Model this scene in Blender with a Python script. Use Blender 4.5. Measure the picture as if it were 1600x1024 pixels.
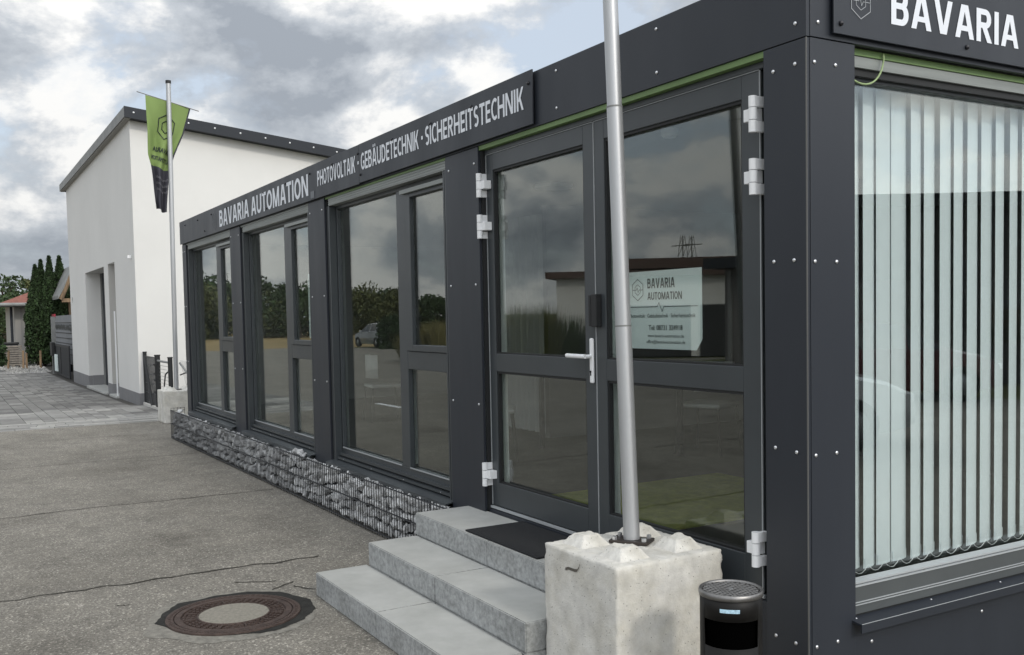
import bpy, bmesh, math, random
from mathutils import Vector, Matrix, noise
random.seed(7)
R = math.radians
S = bpy.context.scene
for o in list(bpy.data.objects):
    bpy.data.objects.remove(o)
COL = S.collection

# ------------------------------------------------------------------ camera
cam = bpy.data.cameras.new('camera'); camo = bpy.data.objects.new('camera', cam); COL.objects.link(camo)
cr = Vector((0.50314279, 0.86397845, -0.01971209)); cu = Vector((-0.0336081, 0.04235399, 0.99853725)); cf = Vector((-0.86354955, 0.50174434, -0.05034678))
CAMP = Vector((2.867, -3.082, 1.774))
camo.matrix_world = Matrix(((cr.x, cu.x, -cf.x, CAMP.x), (cr.y, cu.y, -cf.y, CAMP.y), (cr.z, cu.z, -cf.z, CAMP.z), (0, 0, 0, 1)))
cam.sensor_width = 36; cam.lens = 1521.04 / 1600 * 36; cam.shift_y = 54.9 / 1600
cam.clip_start = 0.05; cam.clip_end = 5000
S.camera = camo

# ------------------------------------------------------------------ world: daylight sky with broken cumulus
SUN = Vector((1.0, 0.09, 0.62)).normalized()
W = bpy.data.worlds.new('World'); S.world = W; W.use_nodes = True
nt = W.node_tree; N = nt.nodes; L = nt.links; N.clear()
def wn(t, **k):
    n = N.new(t)
    for a, b in k.items(): setattr(n, a, b)
    return n
def wmath(op, a, b=None, c=None, clamp=False):
    n = wn('ShaderNodeMath', operation=op, use_clamp=clamp)
    for i, v in enumerate((a, b, c)):
        if v is None: continue
        if isinstance(v, (int, float)): n.inputs[i].default_value = v
        else: L.new(v, n.inputs[i])
    return n.outputs[0]
sky = wn('ShaderNodeTexSky', sky_type='NISHITA', sun_disc=False)
sky.sun_elevation = math.asin(SUN.z); sky.sun_rotation = math.atan2(SUN.x, SUN.y)
sky.air_density = 1.0; sky.dust_density = 1.5
tc = wn('ShaderNodeTexCoord')
nrm = wn('ShaderNodeVectorMath', operation='NORMALIZE'); L.new(tc.outputs['Generated'], nrm.inputs[0])
sep = wn('ShaderNodeSeparateXYZ'); L.new(nrm.outputs[0], sep.inputs[0])
zc = wmath('MAXIMUM', sep.outputs[2], 0.0)
comb = wn('ShaderNodeCombineXYZ')
L.new(sep.outputs[0], comb.inputs[0]); L.new(sep.outputs[1], comb.inputs[1]); L.new(wmath('MULTIPLY', zc, 1.75), comb.inputs[2])
def cloudnoise(scale, off, detail=9, rough=0.56, dist=0.0):
    mp = wn('ShaderNodeMapping'); mp.inputs['Location'].default_value = off
    L.new(comb.outputs[0], mp.inputs[0])
    n = wn('ShaderNodeTexNoise'); n.inputs['Scale'].default_value = scale; n.inputs['Detail'].default_value = detail
    n.inputs['Roughness'].default_value = rough; n.inputs['Distortion'].default_value = dist
    L.new(mp.outputs[0], n.inputs['Vector']); return n.outputs['Fac']
def ramp(v, pts):
    r = wn('ShaderNodeValToRGB'); L.new(v, r.inputs[0]); e = r.color_ramp.elements
    while len(e) < len(pts): e.new(0.5)
    for i, (p, c) in enumerate(pts): e[i].position = p; e[i].color = (c[0], c[1], c[2], 1)
    return r.outputs[0]
CO = Vector((2.59, 1.17, 0.17)); SH = Vector((0.020, 0.030, 0.060))
n1 = cloudnoise(4.9, CO, 14, 0.60, 0.12)
n2 = cloudnoise(4.9, CO + SH, 9, 0.56, 0.12)        # the same field a little higher and towards the sun: bright crowns, grey bases
n4 = cloudnoise(1.7, (6.11, 1.9, 2.39), 3, 0.5)       # broad thick and thin areas
body = wmath('ADD', n1, wmath('MULTIPLY', wmath('SUBTRACT', n4, 0.5), 0.38))
mask = ramp(body, [(0.39, (0, 0, 0)), (0.45, (0.75, 0.75, 0.75)), (0.51, (1, 1, 1))])
lit = wmath('MULTIPLY', wmath('SUBTRACT', n1, n2), 3.6)
thick = wmath('MULTIPLY', wmath('SUBTRACT', body, 0.52), -0.95)
shade = wmath('ADD', wmath('ADD', lit, thick), 0.50)
ccol = ramp(shade, [(0.08, (2.45, 2.7, 3.05)), (0.42, (3.95, 4.2, 4.5)), (0.57, (5.4, 5.5, 5.6)), (0.72, (6.9, 6.85, 6.7))])
base = wn('ShaderNodeMixRGB'); base.inputs[0].default_value = 0.72          # thin high veil over the blue
L.new(sky.outputs[0], base.inputs[1]); base.inputs[2].default_value = (4.6, 5.0, 5.5, 1)
mixc = wn('ShaderNodeMixRGB'); L.new(wmath('MULTIPLY', mask, 0.95), mixc.inputs[0]); L.new(base.outputs[0], mixc.inputs[1]); L.new(ccol, mixc.inputs[2])
sd = wn('ShaderNodeVectorMath', operation='DOT_PRODUCT'); L.new(nrm.outputs[0], sd.inputs[0]); sd.inputs[1].default_value = SUN
aur = wmath('MULTIPLY', wmath('POWER', wmath('MAXIMUM', sd.outputs['Value'], 0.0), 2.0), 1.45)      # clouds scatter forward: brighter round the veiled sun
zen = wmath('ADD', wmath('MULTIPLY_ADD', zc, 0.55, 0.86), aur)          # and overcast skies are brighter overhead than near the horizon
grad = wn('ShaderNodeVectorMath', operation='SCALE'); L.new(mixc.outputs[0], grad.inputs[0]); L.new(zen, grad.inputs['Scale'])
bg = wn('ShaderNodeBackground'); bg.inputs[1].default_value = 0.15; L.new(grad.outputs[0], bg.inputs[0])
wo = wn('ShaderNodeOutputWorld'); L.new(bg.outputs[0], wo.inputs[0])

sun = bpy.data.lights.new('sun', 'SUN'); suno = bpy.data.objects.new('sun', sun); COL.objects.link(suno)
sun.energy = 1.0; sun.angle = R(6); sun.color = (1.0, 0.94, 0.84)
suno.rotation_euler = (-SUN).to_track_quat('-Z', 'Y').to_euler()
S.view_settings.view_transform = 'Standard'; S.view_settings.look = 'None'
S.view_settings.exposure = 0.0; S.view_settings.gamma = 1.0
S.render.engine = 'CYCLES'
S.cycles.max_bounces = 10; S.cycles.transparent_max_bounces = 24; S.cycles.glossy_bounces = 5

# ------------------------------------------------------------------ materials
MATS = {}
def mat(name, col, rough=0.6, metal=0.0, var=0.0, vscale=8.0, bump=0.0, bscale=60.0, spec=0.5, col2=None, coord='Object', detail=6, rand=0.0, stretch=None, coat=0.0, dist=0.01, rvar=0.0):
    if name in MATS: return MATS[name]
    m = bpy.data.materials.new(name); m.use_nodes = True; t = m.node_tree; b = t.nodes['Principled BSDF']
    b.inputs['Roughness'].default_value = rough; b.inputs['Metallic'].default_value = metal
    b.inputs['Specular IOR Level'].default_value = spec; b.inputs['Coat Weight'].default_value = coat
    b.inputs['Base Color'].default_value = (*col, 1)
    c = t.nodes.new('ShaderNodeTexCoord'); vec = c.outputs[coord]
    if stretch:
        mp = t.nodes.new('ShaderNodeMapping'); mp.inputs['Scale'].default_value = stretch; t.links.new(vec, mp.inputs[0]); vec = mp.outputs[0]
    out = None
    if var or col2:
        n = t.nodes.new('ShaderNodeTexNoise'); n.inputs['Scale'].default_value = vscale; n.inputs['Detail'].default_value = detail; n.inputs['Roughness'].default_value = 0.62
        t.links.new(vec, n.inputs['Vector'])
        r = t.nodes.new('ShaderNodeValToRGB'); r.color_ramp.elements[0].position = 0.33; r.color_ramp.elements[1].position = 0.67
        a = tuple(x * (1 - var) for x in col); d = col2 if col2 else tuple(min(1, x * (1 + var)) for x in col)
        r.color_ramp.elements[0].color = (*a, 1); r.color_ramp.elements[1].color = (*d, 1)
        t.links.new(n.outputs['Fac'], r.inputs[0]); out = r.outputs[0]
    if rand:
        oi = t.nodes.new('ShaderNodeObjectInfo'); g = t.nodes.new('ShaderNodeNewGeometry')
        ad = t.nodes.new('ShaderNodeMath'); ad.operation = 'ADD'; t.links.new(oi.outputs['Random'], ad.inputs[0]); t.links.new(g.outputs['Random Per Island'], ad.inputs[1])
        fr = t.nodes.new('ShaderNodeMath'); fr.operation = 'FRACT'; t.links.new(ad.outputs[0], fr.inputs[0])
        mr = t.nodes.new('ShaderNodeMapRange'); mr.inputs['To Min'].default_value = 1 - rand; mr.inputs['To Max'].default_value = 1 + rand; t.links.new(fr.outputs[0], mr.inputs[0])
        mu = t.nodes.new('ShaderNodeMixRGB'); mu.blend_type = 'MULTIPLY'; mu.inputs[0].default_value = 1
        if out: t.links.new(out, mu.inputs[1])
        else: mu.inputs[1].default_value = (*col, 1)
        t.links.new(mr.outputs[0], mu.inputs[2]); out = mu.outputs[0]
    if out: t.links.new(out, b.inputs['Base Color'])
    if rvar:                                                 # uneven sheen: dust, rain runs, wiped spots
        n = t.nodes.new('ShaderNodeTexNoise'); n.inputs['Scale'].default_value = vscale * .8; n.inputs['Detail'].default_value = 9; n.inputs['Roughness'].default_value = .65; t.links.new(vec, n.inputs['Vector'])
        mr = t.nodes.new('ShaderNodeMapRange'); mr.inputs['From Min'].default_value = .3; mr.inputs['From Max'].default_value = .7; mr.inputs['To Min'].default_value = rough - rvar; mr.inputs['To Max'].default_value = rough + rvar
        t.links.new(n.outputs['Fac'], mr.inputs[0]); t.links.new(mr.outputs[0], b.inputs['Roughness'])
    if bump:
        n = t.nodes.new('ShaderNodeTexNoise'); n.inputs['Scale'].default_value = bscale; n.inputs['Detail'].default_value = 5; t.links.new(vec, n.inputs['Vector'])
        bp = t.nodes.new('ShaderNodeBump'); bp.inputs['Strength'].default_value = bump; bp.inputs['Distance'].default_value = dist
        t.links.new(n.outputs['Fac'], bp.inputs['Height']); t.links.new(bp.outputs[0], b.inputs['Normal'])
    MATS[name] = m; return m

def glass_mat(name, ior, tint):
    m = bpy.data.materials.new(name); m.use_nodes = True; t = m.node_tree; t.nodes.clear()
    o = t.nodes.new('ShaderNodeOutputMaterial'); mx = t.nodes.new('ShaderNodeMixShader'); tr = t.nodes.new('ShaderNodeBsdfTransparent'); gl = t.nodes.new('ShaderNodeBsdfGlossy')
    fr = t.nodes.new('ShaderNodeFresnel'); ge = t.nodes.new('ShaderNodeNewGeometry'); pw = t.nodes.new('ShaderNodeMath'); pw.operation = 'POWER'; ex_ = t.nodes.new('ShaderNodeMath'); ex_.operation = 'MULTIPLY_ADD'
    t.links.new(ge.outputs['Backfacing'], ex_.inputs[0]); ex_.inputs[1].default_value = -2; ex_.inputs[2].default_value = 1; pw.inputs[0].default_value = ior
    t.links.new(ex_.outputs[0], pw.inputs[1]); t.links.new(pw.outputs[0], fr.inputs[0])       # same reflectance at both faces of the pane
    tr.inputs[0].default_value = (*tint, 1); gl.inputs['Roughness'].default_value = 0.0; gl.inputs[0].default_value = (0.94, 0.97, 0.95, 1)
    # slight waviness of float glass
    c = t.nodes.new('ShaderNodeTexCoord'); n = t.nodes.new('ShaderNodeTexNoise'); n.inputs['Scale'].default_value = 1.1; n.inputs['Detail'].default_value = 0
    bp = t.nodes.new('ShaderNodeBump'); bp.inputs['Strength'].default_value = 0.03; bp.inputs['Distance'].default_value = 0.02
    t.links.new(c.outputs['Object'], n.inputs['Vector']); t.links.new(n.outputs['Fac'], bp.inputs['Height']); t.links.new(bp.outputs[0], gl.inputs['Normal'])
    t.links.new(fr.outputs[0], mx.inputs[0]); t.links.new(tr.outputs[0], mx.inputs[1]); t.links.new(gl.outputs[0], mx.inputs[2]); t.links.new(mx.outputs[0], o.inputs[0])
    MATS[name] = m; return m

M = {}
M['clad'] = mat('anthracite_cladding', (0.0220, 0.0262, 0.0345), 0.46, var=0.05, vscale=1.2, spec=0.42, stretch=(3, 3, .6), detail=8, rvar=0.06)
M['frame'] = mat('grey_window_frame', (0.046, 0.053, 0.058), 0.38, var=0.08, vscale=2, spec=0.5, rvar=0.08)
M['frame_d'] = mat('dark_gap', (0.012, 0.013, 0.014), 0.6)
M['shutter'] = mat('shutter_box_grey', (0.24, 0.26, 0.25), 0.45, var=0.15, vscale=3, stretch=(0.3, 0.3, 8))
M['edge'] = mat('light_seal', (0.36, 0.38, 0.39), 0.4)
M['green'] = mat('green_steel', (0.135, 0.22, 0.075), 0.5, var=0.1, vscale=4)
M['white_p'] = mat('white_plastic', (0.82, 0.83, 0.84), 0.35)
M['inner'] = mat('white_inner_frame', (0.52, 0.55, 0.54), 0.4)
M['screw'] = mat('screw_steel', (0.75, 0.76, 0.78), 0.28, metal=0.9)
M['screw_b'] = mat('black_screw', (0.008, 0.008, 0.012), 0.4)
M['letter'] = mat('white_lettering', (0.74, 0.77, 0.82), 0.5)
M['letter_k'] = mat('black_lettering', (0.02, 0.028, 0.03), 0.5)
M['faint'] = mat('faint_logo_line', (0.085, 0.095, 0.105), 0.5)
M['glass'] = glass_mat('insulating_glass', 1.78, (0.94, 0.96, 0.95))
M['alu'] = mat('brushed_aluminium', (0.44, 0.45, 0.46), 0.42, metal=0.55, var=0.03, vscale=30, stretch=(8, 8, 0.4))
M['conc'] = mat('pale_concrete', (0.60, 0.588, 0.55), 0.9, var=0.16, vscale=11, bump=0.45, bscale=120, dist=0.006, detail=14)
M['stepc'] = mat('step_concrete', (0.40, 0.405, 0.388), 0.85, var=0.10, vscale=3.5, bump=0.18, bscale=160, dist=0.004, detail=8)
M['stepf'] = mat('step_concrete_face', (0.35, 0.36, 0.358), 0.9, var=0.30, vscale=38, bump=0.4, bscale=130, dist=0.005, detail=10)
M['stone'] = mat('gabion_limestone', (0.56, 0.565, 0.565), 0.85, var=0.30, vscale=3, bump=0.5, bscale=8, rand=0.34)
M['wire'] = mat('galvanised_wire', (0.035, 0.037, 0.04), 0.5, metal=0.4)
M['render'] = mat('white_render', (0.68, 0.675, 0.655), 0.92, var=0.035, vscale=0.5, bump=0.25, bscale=260, dist=0.004)
M['plinth'] = mat('grey_plinth', (0.20, 0.20, 0.205), 0.9, var=0.07, vscale=3)
M['roofm'] = mat('anthracite_roof_edge', (0.026, 0.030, 0.037), 0.55, spec=0.25)
M['zinc'] = mat('weathered_zinc', (0.20, 0.205, 0.20), 0.55, var=0.2, vscale=3)
M['rubber'] = mat('black_mat', (0.010, 0.011, 0.013), 0.95, var=0.4, vscale=60, bump=0.6, bscale=300)
M['rust'] = mat('rusty_iron', (0.045, 0.030, 0.025), 0.75, col2=(0.085, 0.058, 0.048), vscale=14, bump=0.6, bscale=90, metal=0.2)
M['tar'] = mat('dark_tar', (0.026, 0.0255, 0.0235), 0.85, spec=.2, var=0.25, vscale=18, bump=0.4, bscale=120)
M['mcon'] = mat('manhole_concrete', (0.23, 0.215, 0.18), 0.9, var=0.22, vscale=60, bump=0.5, bscale=160)
M['black'] = mat('black_bin_metal', (0.010, 0.0095, 0.009), 0.5, var=0.3, vscale=8, spec=.22)
M['hole'] = mat('dark_hole', (0.001, 0.001, 0.001), 1.0, spec=0.0)
M['steel'] = mat('dull_steel', (0.24, 0.235, 0.23), 0.42, metal=0.9, var=0.15, vscale=20)
M['sticker'] = mat('blue_sticker', (0.42, 0.62, 0.75), 0.5, var=0.3, vscale=60)
M['blind'] = mat('white_blind', (0.66, 0.71, 0.74), 0.8)
M['carpet'] = mat('green_carpet', (0.27, 0.30, 0.05), 0.95, var=0.2, vscale=12)
M['iwall'] = mat('interior_wall', (0.26, 0.26, 0.255), 0.9, var=0.04, vscale=2)
M['iceil'] = mat('interior_ceiling', (0.32, 0.32, 0.32), 0.9)
M['paper'] = mat('poster_paper', (0.66, 0.74, 0.73), 0.75)
M['wood'] = mat('weathered_wood', (0.22, 0.15, 0.09), 0.85, var=0.35, vscale=9, stretch=(1, 1, 0.15))
M['woodg'] = mat('grey_wood', (0.20, 0.18, 0.155), 0.9, var=0.3, vscale=9)
M['rooft'] = mat('red_tile_roof', (0.20, 0.075, 0.055), 0.8, var=0.2, vscale=6)
M['brownroof'] = mat('brown_roof', (0.075, 0.045, 0.035), 0.8, var=0.2, vscale=4)
M['darkwall'] = mat('dark_facade', (0.020, 0.021, 0.022), 0.7)
M['fabg'] = mat('flag_green', (0.19, 0.27, 0.085), 0.85)
M['fabd'] = mat('flag_dark', (0.042, 0.042, 0.055), 0.85)
M['bark'] = mat('bark', (0.06, 0.045, 0.033), 0.95, var=0.3, vscale=12)
M['thuja'] = mat('thuja_green', (0.022, 0.045, 0.012), 0.85, rand=0.55)
M['leafd'] = mat('dark_leaves', (0.032, 0.055, 0.018), 0.85, rand=0.5)
M['leafo'] = mat('olive_leaves', (0.075, 0.085, 0.03), 0.85, rand=0.45)
M['grassy'] = mat('dry_reed', (0.19, 0.17, 0.07), 0.9, rand=0.4)
M['chrome'] = mat('chrome', (0.7, 0.7, 0.7), 0.15, metal=1)
M['tyre'] = mat('tyre_rubber', (0.012, 0.012, 0.012), 0.9)
M['cwhite'] = mat('white_car_paint', (0.70, 0.71, 0.72), 0.2, coat=1)
M['cred'] = mat('dark_red_paint', (0.10, 0.008, 0.012), 0.2, coat=1)
M['cgrey'] = mat('silver_car_paint', (0.33, 0.35, 0.37), 0.25, coat=1, metal=0.4)
M['carglass'] = mat('car_glass', (0.012, 0.014, 0.016), 0.04, spec=0.9)
M['lampl'] = mat('lamp_lens', (0.7, 0.72, 0.74), 0.1)
M['hose'] = mat('green_cable', (0.30, 0.40, 0.19), 0.5)
M['white_t'] = mat('white_table', (0.62, 0.63, 0.62), 0.5)
M['redp'] = mat('red_plastic', (0.25, 0.01, 0.03), 0.4)
PAV = [mat('paver_%d' % i, c, 0.88, var=0.16, vscale=7, bump=0.25, bscale=120, rand=0.10) for i, c in enumerate(((0.235, 0.232, 0.22), (0.175, 0.172, 0.163), (0.115, 0.113, 0.108), (0.30, 0.295, 0.275)))]

def add_pores(m, scale, thr, dark, stain, sscale=2.6):
    t = m.node_tree; b = t.nodes['Principled BSDF']; src = b.inputs['Base Color'].links[0].from_socket
    c = t.nodes.new('ShaderNodeTexCoord'); v = t.nodes.new('ShaderNodeTexVoronoi'); v.inputs['Scale'].default_value = scale; t.links.new(c.outputs['Object'], v.inputs['Vector'])
    r = t.nodes.new('ShaderNodeValToRGB'); r.color_ramp.elements[0].position = thr; r.color_ramp.elements[1].position = thr + .05; r.color_ramp.elements[0].color = (dark, dark, dark * .95, 1); r.color_ramp.elements[1].color = (1, 1, 1, 1); t.links.new(v.outputs['Distance'], r.inputs[0])
    n = t.nodes.new('ShaderNodeTexNoise'); n.inputs['Scale'].default_value = sscale; n.inputs['Detail'].default_value = 12; n.inputs['Roughness'].default_value = .7; t.links.new(c.outputs['Object'], n.inputs['Vector'])
    r2 = t.nodes.new('ShaderNodeValToRGB'); r2.color_ramp.elements[0].position = .36; r2.color_ramp.elements[1].position = .56; r2.color_ramp.elements[0].color = (*stain, 1); r2.color_ramp.elements[1].color = (1, 1, 1, 1); t.links.new(n.outputs['Fac'], r2.inputs[0])
    a = t.nodes.new('ShaderNodeMixRGB'); a.blend_type = 'MULTIPLY'; a.inputs[0].default_value = 1; t.links.new(src, a.inputs[1]); t.links.new(r.outputs[0], a.inputs[2])
    d = t.nodes.new('ShaderNodeMixRGB'); d.blend_type = 'MULTIPLY'; d.inputs[0].default_value = 1; t.links.new(a.outputs[0], d.inputs[1]); t.links.new(r2.outputs[0], d.inputs[2]); t.links.new(d.outputs[0], b.inputs['Base Color'])
add_pores(M['conc'], 42, .085, .42, (.89, .875, .83), 4.5); add_pores(M['stepc'], 60, .05, .72, (.93, .93, .92)); add_pores(M['stepf'], 45, .06, .65, (.74, .74, .73))

def ground_mat(name, kind):
    m = bpy.data.materials.new(name); m.use_nodes = True; t = m.node_tree; b = t.nodes['Principled BSDF']
    c = t.nodes.new('ShaderNodeTexCoord'); v = c.outputs['Object']
    def noi(sc, det=6, rg=0.6):
        n = t.nodes.new('ShaderNodeTexNoise'); n.inputs['Scale'].default_value = sc; n.inputs['Detail'].default_value = det; n.inputs['Roughness'].default_value = rg
        t.links.new(v, n.inputs['Vector']); return n.outputs['Fac']
    def rmp(x, pts):
        r = t.nodes.new('ShaderNodeValToRGB'); t.links.new(x, r.inputs[0]); e = r.color_ramp.elements
        while len(e) < len(pts): e.new(0.5)
        for i, (p, cc) in enumerate(pts): e[i].position = p; e[i].color = (*cc, 1)
        return r.outputs[0]
    def mul(a, bb, f=1.0, mode='MULTIPLY'):
        x = t.nodes.new('ShaderNodeMixRGB'); x.blend_type = mode; x.inputs[0].default_value = f; t.links.new(a, x.inputs[1]); t.links.new(bb, x.inputs[2]); return x.outputs[0]
    b.inputs['Roughness'].default_value = 0.93; b.inputs['Specular IOR Level'].default_value = 0.25
    if kind == 'asphalt':
        big = rmp(noi(0.55, 8, 0.65), [(0.30, (0.168, 0.158, 0.138)), (0.50, (0.207, 0.195, 0.172)), (0.72, (0.245, 0.232, 0.206))])
        vo = t.nodes.new('ShaderNodeTexVoronoi'); vo.inputs['Scale'].default_value = 95; t.links.new(v, vo.inputs['Vector'])
        hs = t.nodes.new('ShaderNodeSeparateColor'); t.links.new(vo.outputs['Color'], hs.inputs[0])
        speck = rmp(hs.outputs[0], [(0.0, (0.68, 0.68, 0.68)), (0.5, (0.93, 0.92, 0.91)), (0.88, (1.12, 1.12, 1.11)), (0.98, (1.9, 1.9, 1.9))])
        vo2 = t.nodes.new('ShaderNodeTexVoronoi'); vo2.inputs['Scale'].default_value = 260; t.links.new(v, vo2.inputs['Vector'])
        h2 = t.nodes.new('ShaderNodeSeparateColor'); t.links.new(vo2.outputs['Color'], h2.inputs[0])
        sp2 = rmp(h2.outputs[1], [(0.0, (0.75, 0.75, 0.74)), (0.6, (1, 1, 1)), (0.96, (1.35, 1.35, 1.35))])
        blot = rmp(noi(2.3, 9, 0.7), [(0.30, (0.78, 0.78, 0.78)), (0.5, (1, 1, 1)), (0.7, (1.13, 1.13, 1.12))])
        stain = rmp(noi(0.9, 5, 0.55), [(0.56, (1, 1, 1)), (0.66, (0.84, 0.835, 0.83)), (0.80, (0.78, 0.775, 0.77))])
        dirt = rmp(noi(7.0, 10, 0.75), [(0.35, (0.88, 0.88, 0.88)), (0.5, (1, 1, 1)), (0.68, (1.10, 1.095, 1.08))])
        out = mul(mul(mul(mul(mul(big, speck), sp2), blot), stain), dirt)
        t.links.new(out, b.inputs['Base Color'])
        bp = t.nodes.new('ShaderNodeBump'); bp.inputs['Strength'].default_value = 0.40; bp.inputs['Distance'].default_value = 0.004
        t.links.new(vo.outputs['Distance'], bp.inputs['Height']); t.links.new(bp.outputs[0], b.inputs['Normal'])
    elif kind == 'grass':
        out = rmp(noi(0.25, 10, 0.7), [(0.3, (0.055, 0.07, 0.02)), (0.55, (0.10, 0.105, 0.035)), (0.75, (0.17, 0.15, 0.06))])
        t.links.new(out, b.inputs['Base Color'])
    elif kind == 'field':
        out = rmp(noi(0.12, 10, 0.7), [(0.3, (0.20, 0.145, 0.065)), (0.6, (0.28, 0.21, 0.10)), (0.8, (0.34, 0.27, 0.14))])
        t.links.new(out, b.inputs['Base Color'])
    elif kind == 'gravel':
        vo = t.nodes.new('ShaderNodeTexVoronoi'); vo.inputs['Scale'].default_value = 22; t.links.new(v, vo.inputs['Vector'])
        hs = t.nodes.new('ShaderNodeSeparateColor'); t.links.new(vo.outputs['Color'], hs.inputs[0])
        t.links.new(rmp(hs.outputs[0], [(0, (0.16, 0.155, 0.15)), (0.6, (0.3, 0.295, 0.28)), (1, (0.45, 0.44, 0.43))]), b.inputs['Base Color'])
    MATS[name] = m; return m
M['asphalt'] = ground_mat('old_asphalt', 'asphalt'); M['grass'] = ground_mat('meadow', 'grass'); M['field'] = ground_mat('stubble_field', 'field'); M['gravel'] = ground_mat('gravel_bed', 'gravel')

# ------------------------------------------------------------------ mesh helpers
class MB:
    def __init__(s): s.v = []; s.f = []; s.mi = []
    def add(s, vs, fs, mi=0):
        o = len(s.v); s.v += [tuple(x) for x in vs]; s.f += [[o + i for i in q] for q in fs]; s.mi += [mi] * len(fs); return s
    def box(s, x0, x1, y0, y1, z0, z1, mi=0, mt=None):
        vs = [Vector(p) for p in ((x0, y0, z0), (x1, y0, z0), (x1, y1, z0), (x0, y1, z0), (x0, y0, z1), (x1, y0, z1), (x1, y1, z1), (x0, y1, z1))]
        if mt: vs = [mt @ p for p in vs]
        return s.add(vs, ((0, 3, 2, 1), (4, 5, 6, 7), (0, 1, 5, 4), (1, 2, 6, 5), (2, 3, 7, 6), (3, 0, 4, 7)), mi)
    def tube(s, pts, r, n=8, mi=0, caps=True, radii=None):
        pts = [Vector(p) for p in pts]; rings = []
        for i, p in enumerate(pts):
            d = (pts[min(i + 1, len(pts) - 1)] - pts[max(i - 1, 0)]).normalized()
            a = Vector((0, 0, 1)) if abs(d.z) < 0.9 else Vector((1, 0, 0))
            u = d.cross(a).normalized(); w = d.cross(u).normalized(); rr = radii[i] if radii else r
            rings.append([p + (u * math.cos(2 * math.pi * k / n) + w * math.sin(2 * math.pi * k / n)) * rr for k in range(n)])
        vs = [q for rg in rings for q in rg]; fs = []
        for i in range(len(pts) - 1):
            for k in range(n): fs.append((i * n + k, i * n + (k + 1) % n, (i + 1) * n + (k + 1) % n, (i + 1) * n + k))
        s.add(vs, fs, mi)
        if caps: s.add(rings[0], [tuple(range(n))[::-1]], mi); s.add(rings[-1], [tuple(range(n))], mi)
        return s
    def lathe(s, prof, n=32, c=(0, 0, 0), mi=0):
        vs = []; fs = []
        for r, z in prof:
            for k in range(n): vs.append((c[0] + r * math.cos(2 * math.pi * k / n), c[1] + r * math.sin(2 * math.pi * k / n), c[2] + z))
        for i in range(len(prof) - 1):
            for k in range(n): fs.append((i * n + k, i * n + (k + 1) % n, (i + 1) * n + (k + 1) % n, (i + 1) * n + k))
        return s.add(vs, fs, mi)
    def prism(s, poly, z0, z1, mi=0, mt=None):
        n = len(poly); vs = [Vector((x, y, z0)) for x, y in poly] + [Vector((x, y, z1)) for x, y in poly]
        if mt: vs = [mt @ p for p in vs]
        return s.add(vs, [tuple(range(n))[::-1], tuple(range(n, 2 * n))] + [(i, (i + 1) % n, n + (i + 1) % n, n + i) for i in range(n)], mi)
    def mesh(s, name, mats, smooth=False, weld=False):
        me = bpy.data.meshes.new(name); me.from_pydata(s.v, [], s.f)
        for m in (mats if isinstance(mats, (list, tuple)) else [mats]): me.materials.append(m)
        for p, i in zip(me.polygons, s.mi): p.material_index = i; p.use_smooth = smooth
        me.update()
        bm = bmesh.new(); bm.from_mesh(me)
        if weld: bmesh.ops.remove_doubles(bm, verts=bm.verts, dist=1e-5)
        bmesh.ops.recalc_face_normals(bm, faces=bm.faces); bm.to_mesh(me); bm.free()
        return me
    def build(s, name, mats, parent=None, smooth=False, bevel=0.0, loc=None, weld=False):
        o = bpy.data.objects.new(name, s.mesh(name, mats, smooth, weld)); COL.objects.link(o)
        if parent: o.parent = parent
        if loc: o.location = loc
        if bevel:
            b = o.modifiers.new('bevel', 'BEVEL'); b.width = bevel; b.segments = 2; b.limit_method = 'ANGLE'
        return o
def inst(name, me, parent=None, loc=(0, 0, 0), rot=(0, 0, 0), sc=(1, 1, 1)):
    o = bpy.data.objects.new(name, me); COL.objects.link(o)
    if parent: o.parent = parent
    o.location = loc; o.rotation_euler = rot; o.scale = sc; return o
def tag(o, label=None, cat=None, group=None, kind=None):
    if label: o['label'] = label
    if cat: o['category'] = cat
    if group: o['group'] = group
    if kind: o['kind'] = kind
    return o
def empty(name, label, cat, loc=(0, 0, 0), rz=0, group=None):
    o = bpy.data.objects.new(name, None); COL.objects.link(o); o.location = loc; o.rotation_euler = (0, 0, rz); o.empty_display_size = 0.2
    return tag(o, label, cat, group)
def B(name, m, parent, *boxes, bevel=0.0):
    mb = MB()
    for b in boxes: mb.box(*b)
    return mb.build(name, m, parent, bevel=bevel)
def text_mesh(body, bold=0.0, spacing=1.0):
    cu = bpy.data.curves.new('t', 'FONT'); cu.body = body; cu.size = 1
    cu.space_character = spacing; cu.resolution_u = 4
    ob = bpy.data.objects.new('t', cu); COL.objects.link(ob)
    dg = bpy.context.evaluated_depsgraph_get(); dg.update()
    me = bpy.data.meshes.new_from_object(ob.evaluated_get(dg)); bpy.data.objects.remove(ob); bpy.data.curves.remove(cu)
    if bold:                                                 # heavier strokes: slightly shifted layers of the same outline
        vs = [v.co.copy() for v in me.vertices]; fs = [list(p.vertices) for p in me.polygons]; V = []; F_ = []
        for k, (dx, dy) in enumerate(((0, 0), (-1, 0), (1, 0), (0, -.7), (0, .7), (-.8, -.6), (.8, .6), (-.8, .6), (.8, -.6))):
            F_ += [[i + len(V) for i in f] for f in fs]; V += [(v.x + dx * bold, v.y + dy * bold, k * .004) for v in vs]
        me.clear_geometry(); me.from_pydata(V, [], F_); me.update()
    xs = [v.co.x for v in me.vertices]; ys = [v.co.y for v in me.vertices]
    return me, min(xs), max(xs), min(ys), max(ys)
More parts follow.
